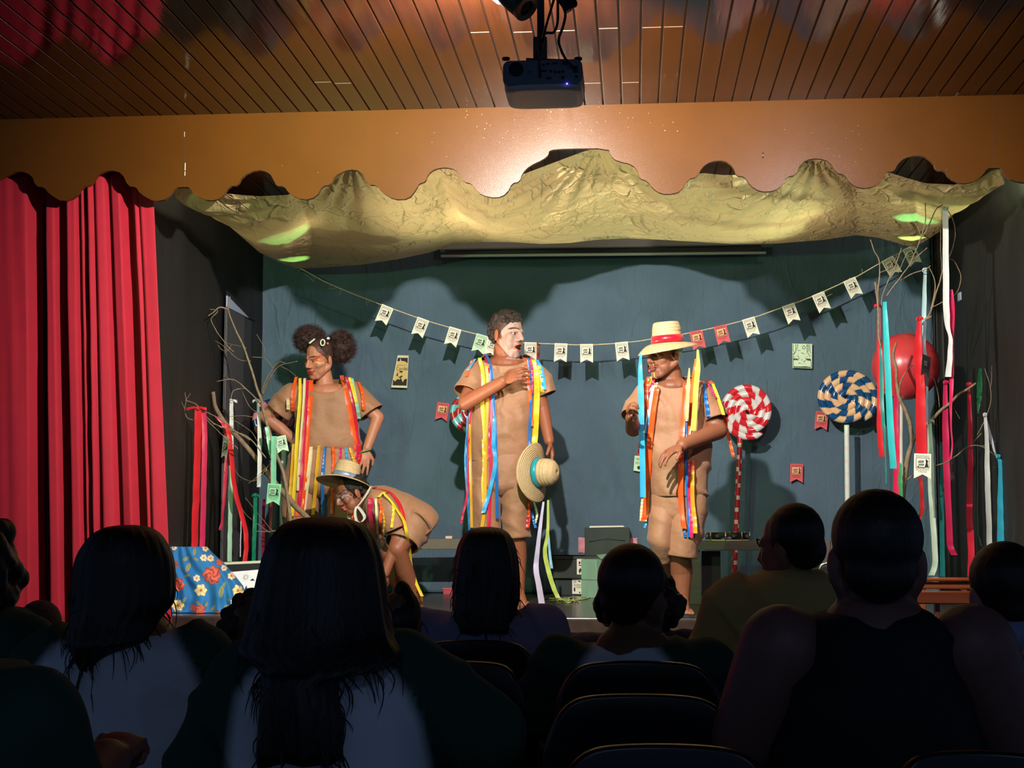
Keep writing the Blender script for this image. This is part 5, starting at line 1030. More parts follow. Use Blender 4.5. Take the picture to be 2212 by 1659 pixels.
def straw_hat(parent, M, rc, hc, rb, band, bandm, droop, dome=False, top=.86):
    "crown, band and brim in hat space (axis +z, origin at the centre of the brim); M places it"
    seg = 56
    def place(mb, name, m, thick=0.0):
        me = mb.mesh(name); o = bpy.data.objects.new(name, me); COL.objects.link(o); me.materials.append(m); me.polygons.foreach_set('use_smooth', [True] * len(me.polygons))
        o.matrix_world = M
        if thick: md = o.modifiers.new('S', 'SOLIDIFY'); md.thickness = thick
        if parent: put(o, parent)
        return o
    if dome: prof = [(rc, 0), (rc, hc * .35), (rc * .97, hc * .6), (rc * .86, hc * .8), (rc * .62, hc * .94), (rc * .3, hc), (.002, hc * 1.01)]
    else: prof = [(rc, 0), (rc * .98, hc * .3), (rc * .93, hc * .7), (rc * top, hc * .92), (rc * (top - .06), hc * .985), (rc * .5, hc), (.002, hc)]
    place(MB().lathe(prof, (0, 0, 0), seg=seg, cap=False), 'crown', straw, .003)
    place(MB().lathe([(rc * 1.065, band[0]), (rc * 1.055, (band[0] + band[1]) / 2), (rc * 1.03, band[1])], (0, 0, 0), seg=seg, cap=False), 'hat_band', bandm, .001)
    rings = []
    for i in range(13):
        r = rc + (rb - rc) * i / 12; rings.append([Vector((r * math.cos(a), r * math.sin(a), droop(i / 12, a))) for a in [2 * PI * k / seg for k in range(seg)]])
    return place(MB().loft(rings, False), 'brim', straw, .004)
def curls(mb, c, r, n, size, seed, M=None, zmin=-1):
    "a mass of curls: small blobs on an ellipsoid"
    random.seed(seed); M = M or Matrix.Identity(4)
    mb.ell(M @ Vector(c), (r[0] * .86, r[1] * .86, r[2] * .86))
    for _ in range(n):
        v = Vector((random.gauss(0, 1), random.gauss(0, 1), random.gauss(0, 1))).normalized()
        if v.z < zmin: continue
        p = Vector(c) + Vector((v.x * r[0], v.y * r[1], v.z * r[2])) * random.uniform(.82, 1.02); s = size * random.uniform(.6, 1.3); mb.ell(M @ p, (s, s, s), su=8, sv=6)
def fuzz(mb, c, r, n, length, rad, seed, M=None, zmin=-1.0):
    random.seed(seed); M = M or Matrix.Identity(4)
    for _ in range(n):
        v = Vector((random.gauss(0, 1), random.gauss(0, 1), random.gauss(0, 1))).normalized()
        if v.z < zmin: continue
        p = Vector(c) + Vector((v.x * r[0], v.y * r[1], v.z * r[2])) * .95; j = lambda: Vector((random.uniform(-1, 1), random.uniform(-1, 1), random.uniform(-1, 1))) * length * .6
        mb.tube([M @ p, M @ (p + v * length * .5 + j()), M @ (p + v * length * .9 + j())], rad, 3)

ORG, YEL, GLD, CRM, CRS, BLU, LBL, PNK, RDD, WHI = (250, 92, 26), (248, 216, 50), (226, 170, 40), (240, 226, 178), (214, 30, 80), (26, 110, 190), (60, 170, 230), (226, 40, 110), (210, 26, 36), (236, 232, 226)

# ---- the woman with two hair puffs, hands on her hips
YW = 9.0; K = YW / F
t = thing('person', 'woman with two frizzy hair puffs in a tan ribbon costume, hands on hips', 'person', Vector((P(703, 1290, YW).x, YW, ZS)))
M = headM(P(690, 775, YW - .02), 1.08, -34, 16, 7); b = MB(); add_xf(b, head_solids(0, 1.16, .5), M)
q = lambda x, y, dy=0.0: P(x, y, YW + dy)
limb(b, [q(697, 800, .02), q(703, 838, .03)], [.052, .062]); b.capsule(q(664, 846, .03), q(746, 846, .03), .05, .05); b.ell(q(704, 900, .03), (.15, .08, .22)); b.ell(q(705, 848, .02), (.13, .088, .06))
limb(b, [q(650, 850, .02), q(574, 898, .04), q(634, 950, .09)], [.050, .046, .033]); hand(b, q(634, 950, .09), (.8, .5, -.3), (0, 1, 0), 1, .3)
limb(b, [q(762, 850, .02), q(816, 902, .03), q(793, 968, -.04)], [.050, .042, .029]); hand(b, q(792, 972, -.05), (-.22, -.25, -1), (-.3, 1, 0), 1, .22, 1.05, .3)
for x in (655, 745): limb(b, [q(x, 1010, .02), q(x, 1150, .0), q(x, 1278, .03)], [.085, .058, .04]); foot(b, q(x, 1276, .03), (0, -1, 0))
me = refine(fuse(b, 'body', .0042, 3), M.translation, .155); paint(me, face_paint(M, lin(190, 126, 96), ('woman', 'redlip', 'hairline', 'closed'))); link(me, 'body', skin_m, t)
hb = MB(); hb.ell(M @ Vector((0, .022, .045)), (.081, .090, .080)); me = fuse(hb, 'hair', .006); h = link(me, 'hair', brown_hair, t)
for c, r, sd in ((P(669, 733, YW + .03), (.088, .075, .074), 1), (P(737, 749, YW + .05), (.076, .075, .090), 2)):
    pb = MB(); curls(pb, c, r, 170, .017, sd); me = fuse(pb, 'hair_puff', .006, 1); link(me, 'hair_puff', brown_hair, t)
    fb = MB(); fuzz(fb, c, (r[0] * .98, r[1] * .98, r[2] * .98), 2600, .030, .0006, sd + 5); fb.build('hair_fuzz', brown_hair, t)
mb = MB(); rr = []
for c, ax in ((P(697, 740, YW - .125), .3),): mb.add(*(lambda m_: (m_.v, m_.f))(MB().tube([c + Vector((.016 * math.cos(a) * .75 + .006 * math.sin(a), 0, .018 * math.sin(a) - .008 * math.cos(a))) for a in [2 * PI * i / 20 for i in range(21)]], .0042, 7)))
mb.build('hair_clip', flat('clip_cream', (228, 236, 200), .3), t)
mb = MB(); mb.capsule(P(669, 741, YW - .10), P(679, 733, YW - .10), .006, .005); mb.build('hair_clip', flat('clip_mint', (220, 240, 220), .3), t)
mb = MB(); mb.ell(P(709, 731, YW - .09), (.011, .008, .008)); mb.build('hair_clip', flat('clip_white', (244, 244, 240), .3), t)
mb = MB(); mb.ell(P(708, 742, YW - .10), (.006, .005, .008)); mb.build('hair_clip', flat('clip_pink', (230, 130, 130), .3), t)
sb = MB(); rows_loft(sb, [(819, 680, 731, .060), (826, 662, 750, .085), (836, 645, 768, .10), (855, 636, 776, .112), (880, 637, 774, .118), (910, 640, 772, .118), (940, 637, 774, .116), (962, 631, 777, .122), (974, 634, 774, .112)], YW + .02, disp=folds(1, .014, .006), n=60, seg=72, scoop=.36)
tube_loft(sb, [q(662, 842, .02), q(636, 858, .02), q(612, 876, .03), q(600, 890, .03)], [.062, .082, .084, .088], [.06, .075, .08, .082], disp=folds(2)); tube_loft(sb, [q(748, 842, .02), q(772, 858, .02), q(792, 878, .02), q(802, 892, .02)], [.062, .080, .082, .088], [.06, .075, .08, .082], disp=folds(3))
shirt = sb.build('shirt', tan_m, t, thick=.003)
pb = MB(); rows_loft(pb, [(968, 633, 775, .112), (974, 631, 777, .118), (990, 625, 780, .125), (1020, 618, 783, .132), (1050, 614, 785, .135), (1066, 632, 768, .10), (1074, 660, 740, .05)], YW + .02, disp=folds(4, .012)); 
for x, s in ((651, 5), (747, 6)): tube_loft(pb, [q(x, 1030, .02), q(x, 1090, .02), q(x, 1180, .02), q(x, 1235, .02)], [.112, .118, .112, .108], [.12, .12, .11, .105], disp=folds(s, .013))
pants = pb.build('trousers', tan_m, t, thick=.003)
bv = bvh_of([shirt, pants, bpy.data.objects[t.children[0].name]])
worn_ribbons([(ORG, 8, [(640, 815), (634, 840), (632, 870), (633, 888)]), (YEL, 8, [(648, 818), (648, 860), (645, 900), (641, 960), (638, 1020), (631, 1115)]), (CRM, 7, [(658, 818), (656, 870), (652, 930), (646, 1010), (644, 1060)]), (CRS, 7, [(664, 822), (661, 880), (656, 950), (652, 1030), (646, 1100)]), (ORG, 12, [(672, 822), (670, 870), (663, 930), (656, 990), (650, 1060), (644, 1115)]), (ORG, 8, [(668, 880), (664, 960), (660, 1030), (653, 1100)]), (PNK, 6, [(650, 930), (650, 980), (648, 1030)]), (GLD, 7, [(634, 960), (630, 1020), (626, 1080), (624, 1125)]), (CRM, 8, [(622, 862), (623, 885)]),
    (ORG, 11, [(738, 812), (748, 850), (758, 900), (766, 950), (773, 985)]), (CRS, 8, [(748, 815), (760, 855), (768, 905), (771, 950), (770, 990)]), (MINT, 8, [(760, 818), (766, 850), (772, 880), (776, 905)]), (YEL, 7, [(755, 816), (762, 840), (770, 870)]), (ORG, 7, [(775, 826), (783, 850), (786, 885)]), (RDD, 8, [(760, 900), (770, 940), (778, 980), (774, 1000)]),
    (CRM, 9, [(672, 966), (669, 1000), (663, 1050), (655, 1110)]), (GLD, 8, [(689, 964), (686, 1000), (682, 1050), (676, 1112)]), (BLU, 7, [(703, 966), (700, 1000), (697, 1040), (697, 1110)]), (ORG, 7, [(720, 966), (721, 1000), (719, 1040), (717, 1110)]), (PNK, 6, [(736, 966), (735, 1000), (735, 1100)]), (LBL, 6, [(747, 968), (751, 995), (754, 1010)]), (GLD, 7, [(756, 968), (762, 985), (768, 1004)])], bv, YW, shirt)
mb = MB(); c = q(790, 974, -.05); mb.tube([c + Vector((.037 * math.cos(a), .037 * math.sin(a), .012 * math.cos(a) - .004)) for a in [2 * PI * i / 24 for i in range(25)]], .004, 6); mb.build('bracelet', flat('bracelet_green', (70, 150, 110), .4), t)

# ---- the man with the white painted face
YM = 8.55; K = YM / F
t = thing('person', 'man with white face paint and open mouth in a tan ribbon costume, arm across chest', 'person', Vector((P(1085, 1303, YM).x, YM, ZS)))
M = headM(P(1097, 722, YM), 1.12, 52, 4, 0); b = MB(); add_xf(b, head_solids(.016), M); q = lambda x, y, dy=0.0: P(x, y, YM + dy)
limb(b, [q(1086, 752, .02), q(1090, 790, .03)], [.056, .066]); b.capsule(q(1052, 795, .04), q(1140, 795, .04), .055, .055); b.ell(q(1092, 788, .02), (.115, .088, .06)); b.ell(q(1086, 880, .04), (.15, .085, .26))
limb(b, [q(1034, 802, .03), q(1006, 870, -.10), q(1086, 824, -.22)], [.052, .047, .034]); hand(b, q(1088, 823, -.22), (.9, -.1, .42), (.2, .8, -.5), 1, .35, 1.1)
limb(b, [q(1152, 802, .03), q(1172, 884, .05), q(1186, 952, -.03)], [.052, .043, .031]); hand(b, q(1187, 956, -.04), (.22, -.2, -1), (-1, -.1, -.2), -1, .42, 1.15, .2)
for x in (1046, 1116): limb(b, [q(x, 1040, .03), q(x, 1150, .0), q(x + 2, 1200, .04), q(x + 4, 1284, .06)], [.085, .056, .056, .036]); foot(b, q(x + 4, 1280, .06), (.35, -1, 0), 1.05)
me = refine(fuse(b, 'body', .0042, 3), M.translation, .155); paint(me, face_paint(M, lin(156, 92, 64), ('white', 'pinklip', 'hairline'), .016)); bo = link(me, 'body', skin_m, t)
hb = MB(); hb.ell(M @ Vector((0, .030, .056)), (.088, .088, .078)); hb.ell(M @ Vector((0, .062, .012)), (.080, .052, .075)); curls(hb, (0, .014, .066), (.084, .094, .066), 420, .011, 4, M, -.1); curls(hb, (0, .060, .02), (.076, .056, .078), 260, .010, 5, M)
me = fuse(hb, 'hair', .005, 1); link(me, 'hair', hair_m, t)
sb = MB(); rows_loft(sb, [(766, 1060, 1130, .064), (773, 1044, 1150, .085), (783, 1030, 1160, .10), (800, 1022, 1166, .11), (835, 1018, 1163, .118), (880, 1015, 1160, .122), (930, 1014, 1154, .122), (975, 1017, 1149, .125), (996, 1019, 1146, .122)], YM + .03, disp=folds(11, .015, .008), n=60, seg=72, scoop=.35)
tube_loft(sb, [q(1050, 795, .03), q(1030, 815, .0), q(1016, 838, -.03), q(1010, 850, -.05)], [.062, .080, .082, .084], [.06, .078, .08, .08], disp=folds(12)); tube_loft(sb, [q(1144, 795, .03), q(1162, 815, .03), q(1176, 838, .04), q(1182, 852, .04)], [.060, .066, .062, .060], [.06, .075, .075, .075], disp=folds(13))
shirt = sb.build('shirt', tan_m, t, thick=.003)
pb = MB(); rows_loft(pb, [(982, 1022, 1146, .112), (1000, 1019, 1147, .120), (1030, 1017, 1148, .128), (1052, 1018, 1148, .128), (1066, 1036, 1130, .09), (1074, 1056, 1110, .045)], YM + .03, disp=folds(14, .012))
for x, s in ((1049, 15), (1116, 16)): tube_loft(pb, [q(x, 1035, .03), q(x, 1080, .02), q(x, 1130, .02), q(x + 2, 1162, .02)], [.092, .092, .088, .086], [.115, .112, .105, .10], disp=folds(s, .014))
shorts = pb.build('shorts', tan_m, t, thick=.003); bv = bvh_of([shirt, shorts])
worn_ribbons([(ORG, 7, [(1020, 779), (1012, 800), (1008, 812)]), (LBL, 6, [(1026, 776), (1016, 792), (1010, 800)]), (YEL, 9, [(1036, 774), (1042, 800), (1044, 830), (1042, 870), (1047, 930), (1048, 1000), (1044, 1040), (1046, 1085)]), (GLD, 8, [(1050, 790), (1053, 830), (1051, 900), (1049, 960), (1048, 1020), (1046, 1100), (1040, 1148)]), (CRS, 7, [(1046, 768), (1056, 790), (1061, 830), (1061, 900), (1061, 960), (1060, 1020), (1058, 1080), (1056, 1140)]), (BLU, 7, [(1050, 766), (1060, 790), (1063, 830), (1068, 900), (1071, 960), (1073, 1040), (1074, 1120)]), (LBL, 9, [(1068, 900), (1066, 960), (1070, 1000), (1058, 1060), (1044, 1108)]), (PNK, 8, [(1062, 860), (1060, 920), (1059, 990)]), (YEL, 8, [(1044, 950), (1046, 1000), (1045, 1060)]),
    (BLU, 5, [(1012, 860), (1009, 930), (1009, 1000), (1012, 1080), (1014, 1146)]), (GLD, 6, [(1016, 880), (1015, 950), (1017, 1040), (1019, 1140)]), (CRS, 5, [(1018, 870), (1012, 960), (1010, 1060), (1000, 1110), (996, 1130)]), (LBL, 7, [(1010, 930), (1006, 990), (1010, 1060), (1016, 1145)]),
    (ORG, 8, [(1134, 774), (1141, 820), (1145, 870), (1148, 920)]), (BLU, 6, [(1140, 774), (1146, 820), (1146, 880), (1144, 930), (1143, 980)]), (PNK, 5, [(1145, 775), (1150, 800), (1149, 850)]), (YEL, 13, [(1152, 778), (1158, 810), (1160, 850), (1158, 900), (1156, 940), (1153, 970)]), (YEL, 8, [(1164, 790), (1170, 820), (1172, 860), (1173, 872)]), (LBL, 9, [(1160, 778), (1170, 800), (1176, 842)]), (RDD, 6, [(1145, 1080), (1142, 1110), (1138, 1142)]), (ORG, 5, [(1142, 1088), (1143, 1120), (1140, 1140)]), (BLU, 6, [(1148, 1100), (1153, 1125), (1157, 1140)]), (CRM, 5, [(1152, 1080), (1160, 1110), (1156, 1130)])], bv, YM, shirt)
# his straw hat, held at his side
t = thing('straw_hat', 'straw hat with a turquoise band held upside the leg of the white-faced man', 'hat', P(1150, 1022, YM - .12))
ax = Vector((.90, -.42, .02)).normalized(); up = Vector((-.10, 0, 1)); u = (up - ax * up.dot(ax)).normalized(); v = ax.cross(u)
M = Matrix((u, v, ax)).transposed().to_4x4(); M.translation = P(1160, 1021, YM - .12)
straw_hat(t, M, .083, .135, .178, (.004, .034), ribmat((24, 160, 176)), lambda f, a: -.022 * f * f + .02 * f * math.cos(2 * a), True)
for col, w, pts in (((206, 196, 226), 12, [(1174, 1084), (1168, 1130), (1161, 1190), (1158, 1230), (1165, 1270), (1171, 1310), (1174, 1342)]), ((190, 204, 96), 10, [(1184, 1080), (1183, 1150), (1177, 1190), (1184, 1230), (1196, 1270), (1206, 1292)]), ((150, 196, 232), 6, [(1184, 1150), (1188, 1200), (1192, 1228)])):
    _rb[0] += 1; yy = YM - .16 if w == 12 else YM - .12
    ribbon_strip([P(x, y, yy - (1.22 * max(0, (y - 1250)) / 92 if w == 12 else 0)) for x, y in pts], [.012, w * K, w * K], seed=_rb[0], tw=.5).build('ribbon', ribmat(col), t)

# ---- the man in the straw hat with the red band
YH = 7.6; K = YH / F
t = thing('person', 'man in a red banded straw hat and tan ribbon costume, barefoot at stage edge', 'person', Vector((P(1470, 1330, YH).x, YH, ZS)))
M = headM(P(1436, 770, YH), 1.05, -50, 2, -2); b = MB(); add_xf(b, head_solids(0, 1.14), M); q = lambda x, y, dy=0.0: P(x, y, YH + dy)
limb(b, [q(1446, 800, .02), q(1452, 836, .03)], [.060, .066]); b.capsule(q(1408, 843, .03), q(1498, 843, .03), .052, .052); b.ell(q(1454, 836, .02), (.10, .088, .05)); b.ell(q(1460, 940, .03), (.145, .095, .26))
limb(b, [q(1510, 850, .02), q(1552, 930, -.02), q(1474, 962, -.24)], [.050, .048, .034]); hand(b, q(1471, 963, -.25), (-.8, -.35, -.45), (.2, .3, -1), 1, .3, 1.05, .35)
limb(b, [q(1394, 850, .02), q(1368, 926, -.10), q(1364, 902, -.30)], [.047, .043, .032]); hand(b, q(1363, 903, -.31), (-.15, -.75, .75), (.9, -.2, -.1), -1, .95, .95)
limb(b, [q(1482, 1100, .03), q(1468, 1190, -.02), q(1472, 1232, .03), q(1474, 1296, .04)], [.088, .058, .060, .038]); foot(b, q(1474, 1294, .04), (.1, -1, 0), 1.0)
limb(b, [q(1428, 1100, .03), q(1428, 1176, -.02), q(1440, 1205, .22), q(1446, 1235, .34)], [.085, .056, .054, .036]); foot(b, q(1446, 1235, .34), (.05, .1, -1), 1.0)
me = refine(fuse(b, 'body', .0042, 3), M.translation, .155); paint(me, face_paint(M, lin(146, 90, 64), ('dulllip', 'moustache', 'yellowline', 'beard', 'hairline'))); link(me, 'body', skin_m, t)
hb = MB(); hb.ell(M @ Vector((0, .028, .04)), (.079, .084, .075)); me = fuse(hb, 'hair', .006); link(me, 'hair', hair_m, t)
sb = MB(); rows_loft(sb, [(813, 1420, 1488, .066), (819, 1408, 1502, .085), (828, 1395, 1514, .10), (846, 1386, 1523, .112), (885, 1384, 1524, .122), (935, 1390, 1530, .13), (985, 1396, 1534, .135), (1030, 1401, 1531, .135), (1060, 1404, 1527, .132), (1072, 1406, 1524, .128)], YH + .03, disp=folds(21, .015, .007), n=60, seg=72, scoop=.32)
tube_loft(sb, [q(1500, 842, .02), q(1522, 860, .01), q(1538, 885, .0), q(1546, 906, -.01)], [.060, .070, .066, .062], [.06, .075, .075, .075], disp=folds(22)); tube_loft(sb, [q(1408, 842, .02), q(1386, 860, .0), q(1372, 882, -.04), q(1366, 900, -.06)], [.055, .060, .056, .054], [.06, .07, .07, .07], disp=folds(23))
shirt = sb.build('shirt', tan_m, t, thick=.003)
pb = MB(); rows_loft(pb, [(1058, 1407, 1524, .115), (1076, 1405, 1525, .125), (1105, 1405, 1524, .13), (1118, 1409, 1520, .12), (1130, 1428, 1502, .09), (1138, 1444, 1486, .045)], YH + .03, disp=folds(24, .012))
tube_loft(pb, [q(1486, 1100, .03), q(1482, 1140, .0), q(1474, 1180, -.01), q(1471, 1202, -.01)], [.094, .094, .085, .078], [.115, .11, .10, .09], disp=folds(25, .015)); tube_loft(pb, [q(1436, 1096, .03), q(1430, 1135, .0), q(1427, 1170, -.02), q(1434, 1202, .03)], [.078, .068, .058, .054], [.11, .10, .085, .075], disp=folds(26, .015))
shorts = pb.build('shorts', tan_m, t, thick=.003); bv = bvh_of([shirt, shorts])
worn_ribbons([(ORG, 9, [(1400, 815), (1396, 840), (1396, 880), (1394, 900)]), (YEL, 6, [(1406, 815), (1398, 845), (1392, 870)]), (CRS, 6, [(1414, 818), (1400, 850), (1393, 890), (1390, 940)]), (WHI, 12, [(1418, 822), (1410, 850), (1402, 900), (1398, 935)]), (LBL, 7, [(1402, 900), (1397, 940), (1393, 980)]), (ORG, 13, [(1419, 838), (1411, 890), (1404, 950), (1400, 1010), (1397, 1060), (1394, 1110), (1390, 1126)]), (CRM, 7, [(1388, 1080), (1386, 1105), (1385, 1125)]), (LBL, 5, [(1396, 1110), (1395, 1130), (1392, 1140)]), (RDD, 5, [(1392, 830), (1387, 900), (1382, 960), (1380, 985)]),
    (ORG, 11, [(1480, 828), (1478, 870), (1475, 920), (1473, 950), (1471, 1010), (1470, 1060), (1473, 1110), (1478, 1142)]), (CRM, 7, [(1486, 822), (1485, 870), (1484, 910)]), (ORG, 10, [(1496, 820), (1491, 880), (1487, 940), (1484, 960)]), (BLU, 6, [(1482, 880), (1481, 960), (1484, 1040), (1487, 1100), (1488, 1160)]), (PNK, 7, [(1489, 1000), (1489, 1060), (1492, 1110), (1494, 1160)]), (ORG, 8, [(1497, 996), (1495, 1030), (1494, 1072)]), (GLD, 9, [(1496, 1020), (1496, 1080), (1500, 1120), (1502, 1152)]), (BLU, 6, [(1476, 1120), (1478, 1145), (1480, 1160)]), (CRM, 5, [(1490, 1100), (1492, 1140), (1494, 1162)]),
    (ORG, 9, [(1514, 826), (1530, 822), (1540, 830)]), (YEL, 7, [(1540, 830), (1548, 850), (1558, 880), (1563, 896)]), (PNK, 5, [(1528, 826), (1538, 845), (1548, 860)]), (BLU, 8, [(1521, 830), (1524, 860), (1529, 890), (1533, 914)]), (ORG, 7, [(1556, 870), (1566, 905), (1574, 945), (1580, 968), (1584, 986)])], bv, YH, shirt)
hatp = bpy.data.objects.new('hat', None); COL.objects.link(hatp); put(hatp, t)
M = Matrix.Translation(P(1442, 743, YH - .01)) @ Matrix.Rotation(math.radians(-4), 4, 'Y') @ Matrix.Rotation(math.radians(3), 4, 'X')
straw_hat(None, M, .082, .118, .160, (.006, .044), ribmat((222, 20, 44)), lambda f, a: -.030 * f * f * (1.15 - .6 * math.cos(a)) - .012 * f * max(0, -math.sin(a)) + .012 * f * max(0, math.sin(a)))
for nm in ('crown', 'hat_band', 'brim'):
    for o in [o for o in COL.objects if o.name.split('.')[0] == nm and o.parent is None]: put(o, hatp)
for col, w, pts, dy in (((60, 176, 226), 12, [(1384, 762), (1383, 800), (1385, 860), (1386, 930), (1388, 1000), (1389, 1074)], -.16), ((228, 232, 90), 11, [(1507, 755), (1508, 790), (1504, 830), (1501, 880), (1497, 930)], -.17), ((216, 190, 130), 8, [(1489, 795), (1487, 830), (1485, 870), (1483, 905)], -.16), ((120, 24, 40), 4, [(1401, 762), (1401, 785), (1402, 806)], .05), ((240, 120, 40), 6, [(1502, 775), (1497, 820), (1492, 870)], -.155)):
    _rb[0] += 1; o = ribbon_strip([P(x, y, YH + dy) for x, y in pts], [w * K * .35, w * K, w * K, w * K], seed=_rb[0], tw=.3, amp=.004).build('hat_ribbon', ribmat(col)); put(o, hatp)

# ---- the boy bending down in the straw hat with the silver band
YK = 8.55; K = YK / F
t = thing('person', 'youth in a silver banded straw hat bending down on the stage, ribbons trailing', 'person', Vector((P(890, 1296, YK).x, YK + .1, ZS)))
M = headM(P(760, 1066, YK - .03), 1.0, -62, 24, -4); b = MB(); add_xf(b, head_solids(0), M); q = lambda x, y, dy=0.0: P(x, y, YK + dy)
limb(b, [q(775, 1080, .02), q(806, 1092, .04)], [.050, .060]); limb(b, [q(815, 1095, .03), q(885, 1125, .04)], [.11, .12])
limb(b, [q(826, 1084, -.09), q(860, 1160, -.12), q(832, 1238, -.16)], [.048, .040, .028]); hand(b, q(831, 1240, -.16), (-.3, -.1, -1), (-.6, .5, 0), 1, .5)
limb(b, [q(810, 1100, .16), q(800, 1165, .10), q(800, 1235, .0)], [.048, .040, .028]); hand(b, q(800, 1236, .0), (-.1, -.2, -1), (.6, .5, 0), -1, .5)
limb(b, [q(892, 1128, -.02), q(858, 1186, -.13), q(874, 1232, -.04), q(897, 1284, .06)], [.090, .056, .055, .036]); foot(b, q(897, 1282, .06), (-.55, -1, 0), .95)
limb(b, [q(885, 1130, .14), q(842, 1196, .06), q(850, 1240, .15), q(866, 1274, .24)], [.088, .055, .053, .036]); foot(b, q(866, 1274, .24), (-.55, -1, 0), .95)
me = refine(fuse(b, 'body', .0042, 3), M.translation, .155); paint(me, face_paint(M, lin(148, 88, 62), ('boy', 'half', 'pinklip'))); link(me, 'body', skin_m, t)
hb = MB(); hb.ell(M @ Vector((0, .024, .042)), (.082, .088, .080)); curls(hb, (0, .030, .03), (.084, .082, .085), 220, .012, 7, M, -.7); me = fuse(hb, 'hair', .006, 1); link(me, 'hair', hair_m, t)
sb = MB(); tube_loft(sb, [q(786, 1090, .03), q(806, 1090, .03), q(840, 1100, .03), q(876, 1116, .04), q(906, 1132, .04), q(914, 1140, .05)], [.058, .115, .128, .125, .118, .10], [.06, .15, .165, .165, .16, .14], n=34, seg=48, disp=folds(31, .015))
tube_loft(sb, [q(822, 1084, -.10), q(836, 1104, -.12), q(850, 1124, -.13), q(858, 1142, -.13)], [.062, .075, .072, .070], [.06, .075, .075, .075], disp=folds(32)); tube_loft(sb, [q(812, 1095, .15), q(806, 1115, .14), q(802, 1135, .13), q(800, 1150, .12)], [.062, .07, .07, .07], disp=folds(33))
shirt = sb.build('shirt', tan_m, t, thick=.003)
pb = MB(); tube_loft(pb, [q(918, 1112, .04), q(906, 1124, .03), q(890, 1140, .0), q(876, 1160, -.06), q(868, 1178, -.10)], [.05, .10, .118, .110, .102], [.06, .16, .16, .12, .10], disp=folds(34, .015)); tube_loft(pb, [q(890, 1130, .12), q(874, 1150, .10), q(856, 1176, .08)], [.10, .10, .095], disp=folds(35))
shorts = pb.build('shorts', tan_m, t, thick=.003); bv = bvh_of([shirt, shorts])
worn_ribbons([(RDD, 8, [(808, 1053), (826, 1057), (842, 1063), (856, 1078), (864, 1092), (870, 1110), (874, 1140), (876, 1180), (881, 1222), (892, 1252), (901, 1278)]), (YEL, 7, [(828, 1064), (846, 1084), (858, 1102), (872, 1124), (878, 1150), (884, 1184), (889, 1228), (900, 1262), (912, 1288)]), (YEL, 7, [(818, 1074), (828, 1064), (836, 1062)]), (YEL, 6, [(848, 1086), (850, 1105), (846, 1140)]), (CRS, 14, [(801, 1077), (802, 1110), (805, 1150), (808, 1180), (816, 1206)]), (CRM, 6, [(812, 1079), (814, 1120), (817, 1170), (822, 1215)]), (ORG, 6, [(820, 1082), (824, 1100), (822, 1122), (825, 1150), (826, 1172)]), (ORG, 9, [(764, 1108), (764, 1124), (767, 1140)]), (CRS, 5, [(781, 1128), (788, 1140), (796, 1152)]), (GLD, 4, [(826, 1100), (830, 1124), (828, 1150)]), (CRM, 7, [(752, 1112), (755, 1124), (760, 1134)])], bv, YK, shirt)
hatp = bpy.data.objects.new('hat', None); COL.objects.link(hatp); put(hatp, t)
M = Matrix.Translation(P(745, 1037, YK - .03)) @ Matrix.Rotation(math.radians(11), 4, 'Y') @ Matrix.Rotation(math.radians(-14), 4, 'X')
straw_hat(None, M, .084, .112, .170, (.006, .034), mat('silver_band', srgb(150, 168, 196), .3, metal=.3, var=.25, scale=40), lambda f, a: -.020 * f * f - .016 * f * max(0, -math.cos(a)))
for nm in ('crown', 'hat_band', 'brim'):
    for o in [o for o in COL.objects if o.name.split('.')[0] == nm and o.parent is None]: put(o, hatp)
for col, pts, dy in (((226, 214, 196), [(801, 1050), (793, 1066), (782, 1082), (771, 1095)], -.13), ((236, 230, 216), [(770, 1094), (767, 1108), (771, 1126), (779, 1128), (786, 1122), (787, 1114), (778, 1100), (772, 1094)], -.14)):
    _rb[0] += 1; o = ribbon_strip([P(x, y, YK + dy) for x, y in pts], [.016, .022, .018], seed=_rb[0], tw=.3, amp=.003, face=Vector((.9, -.3, .3)).normalized()).build('chin_ribbon', ribmat(col)); put(o, hatp)
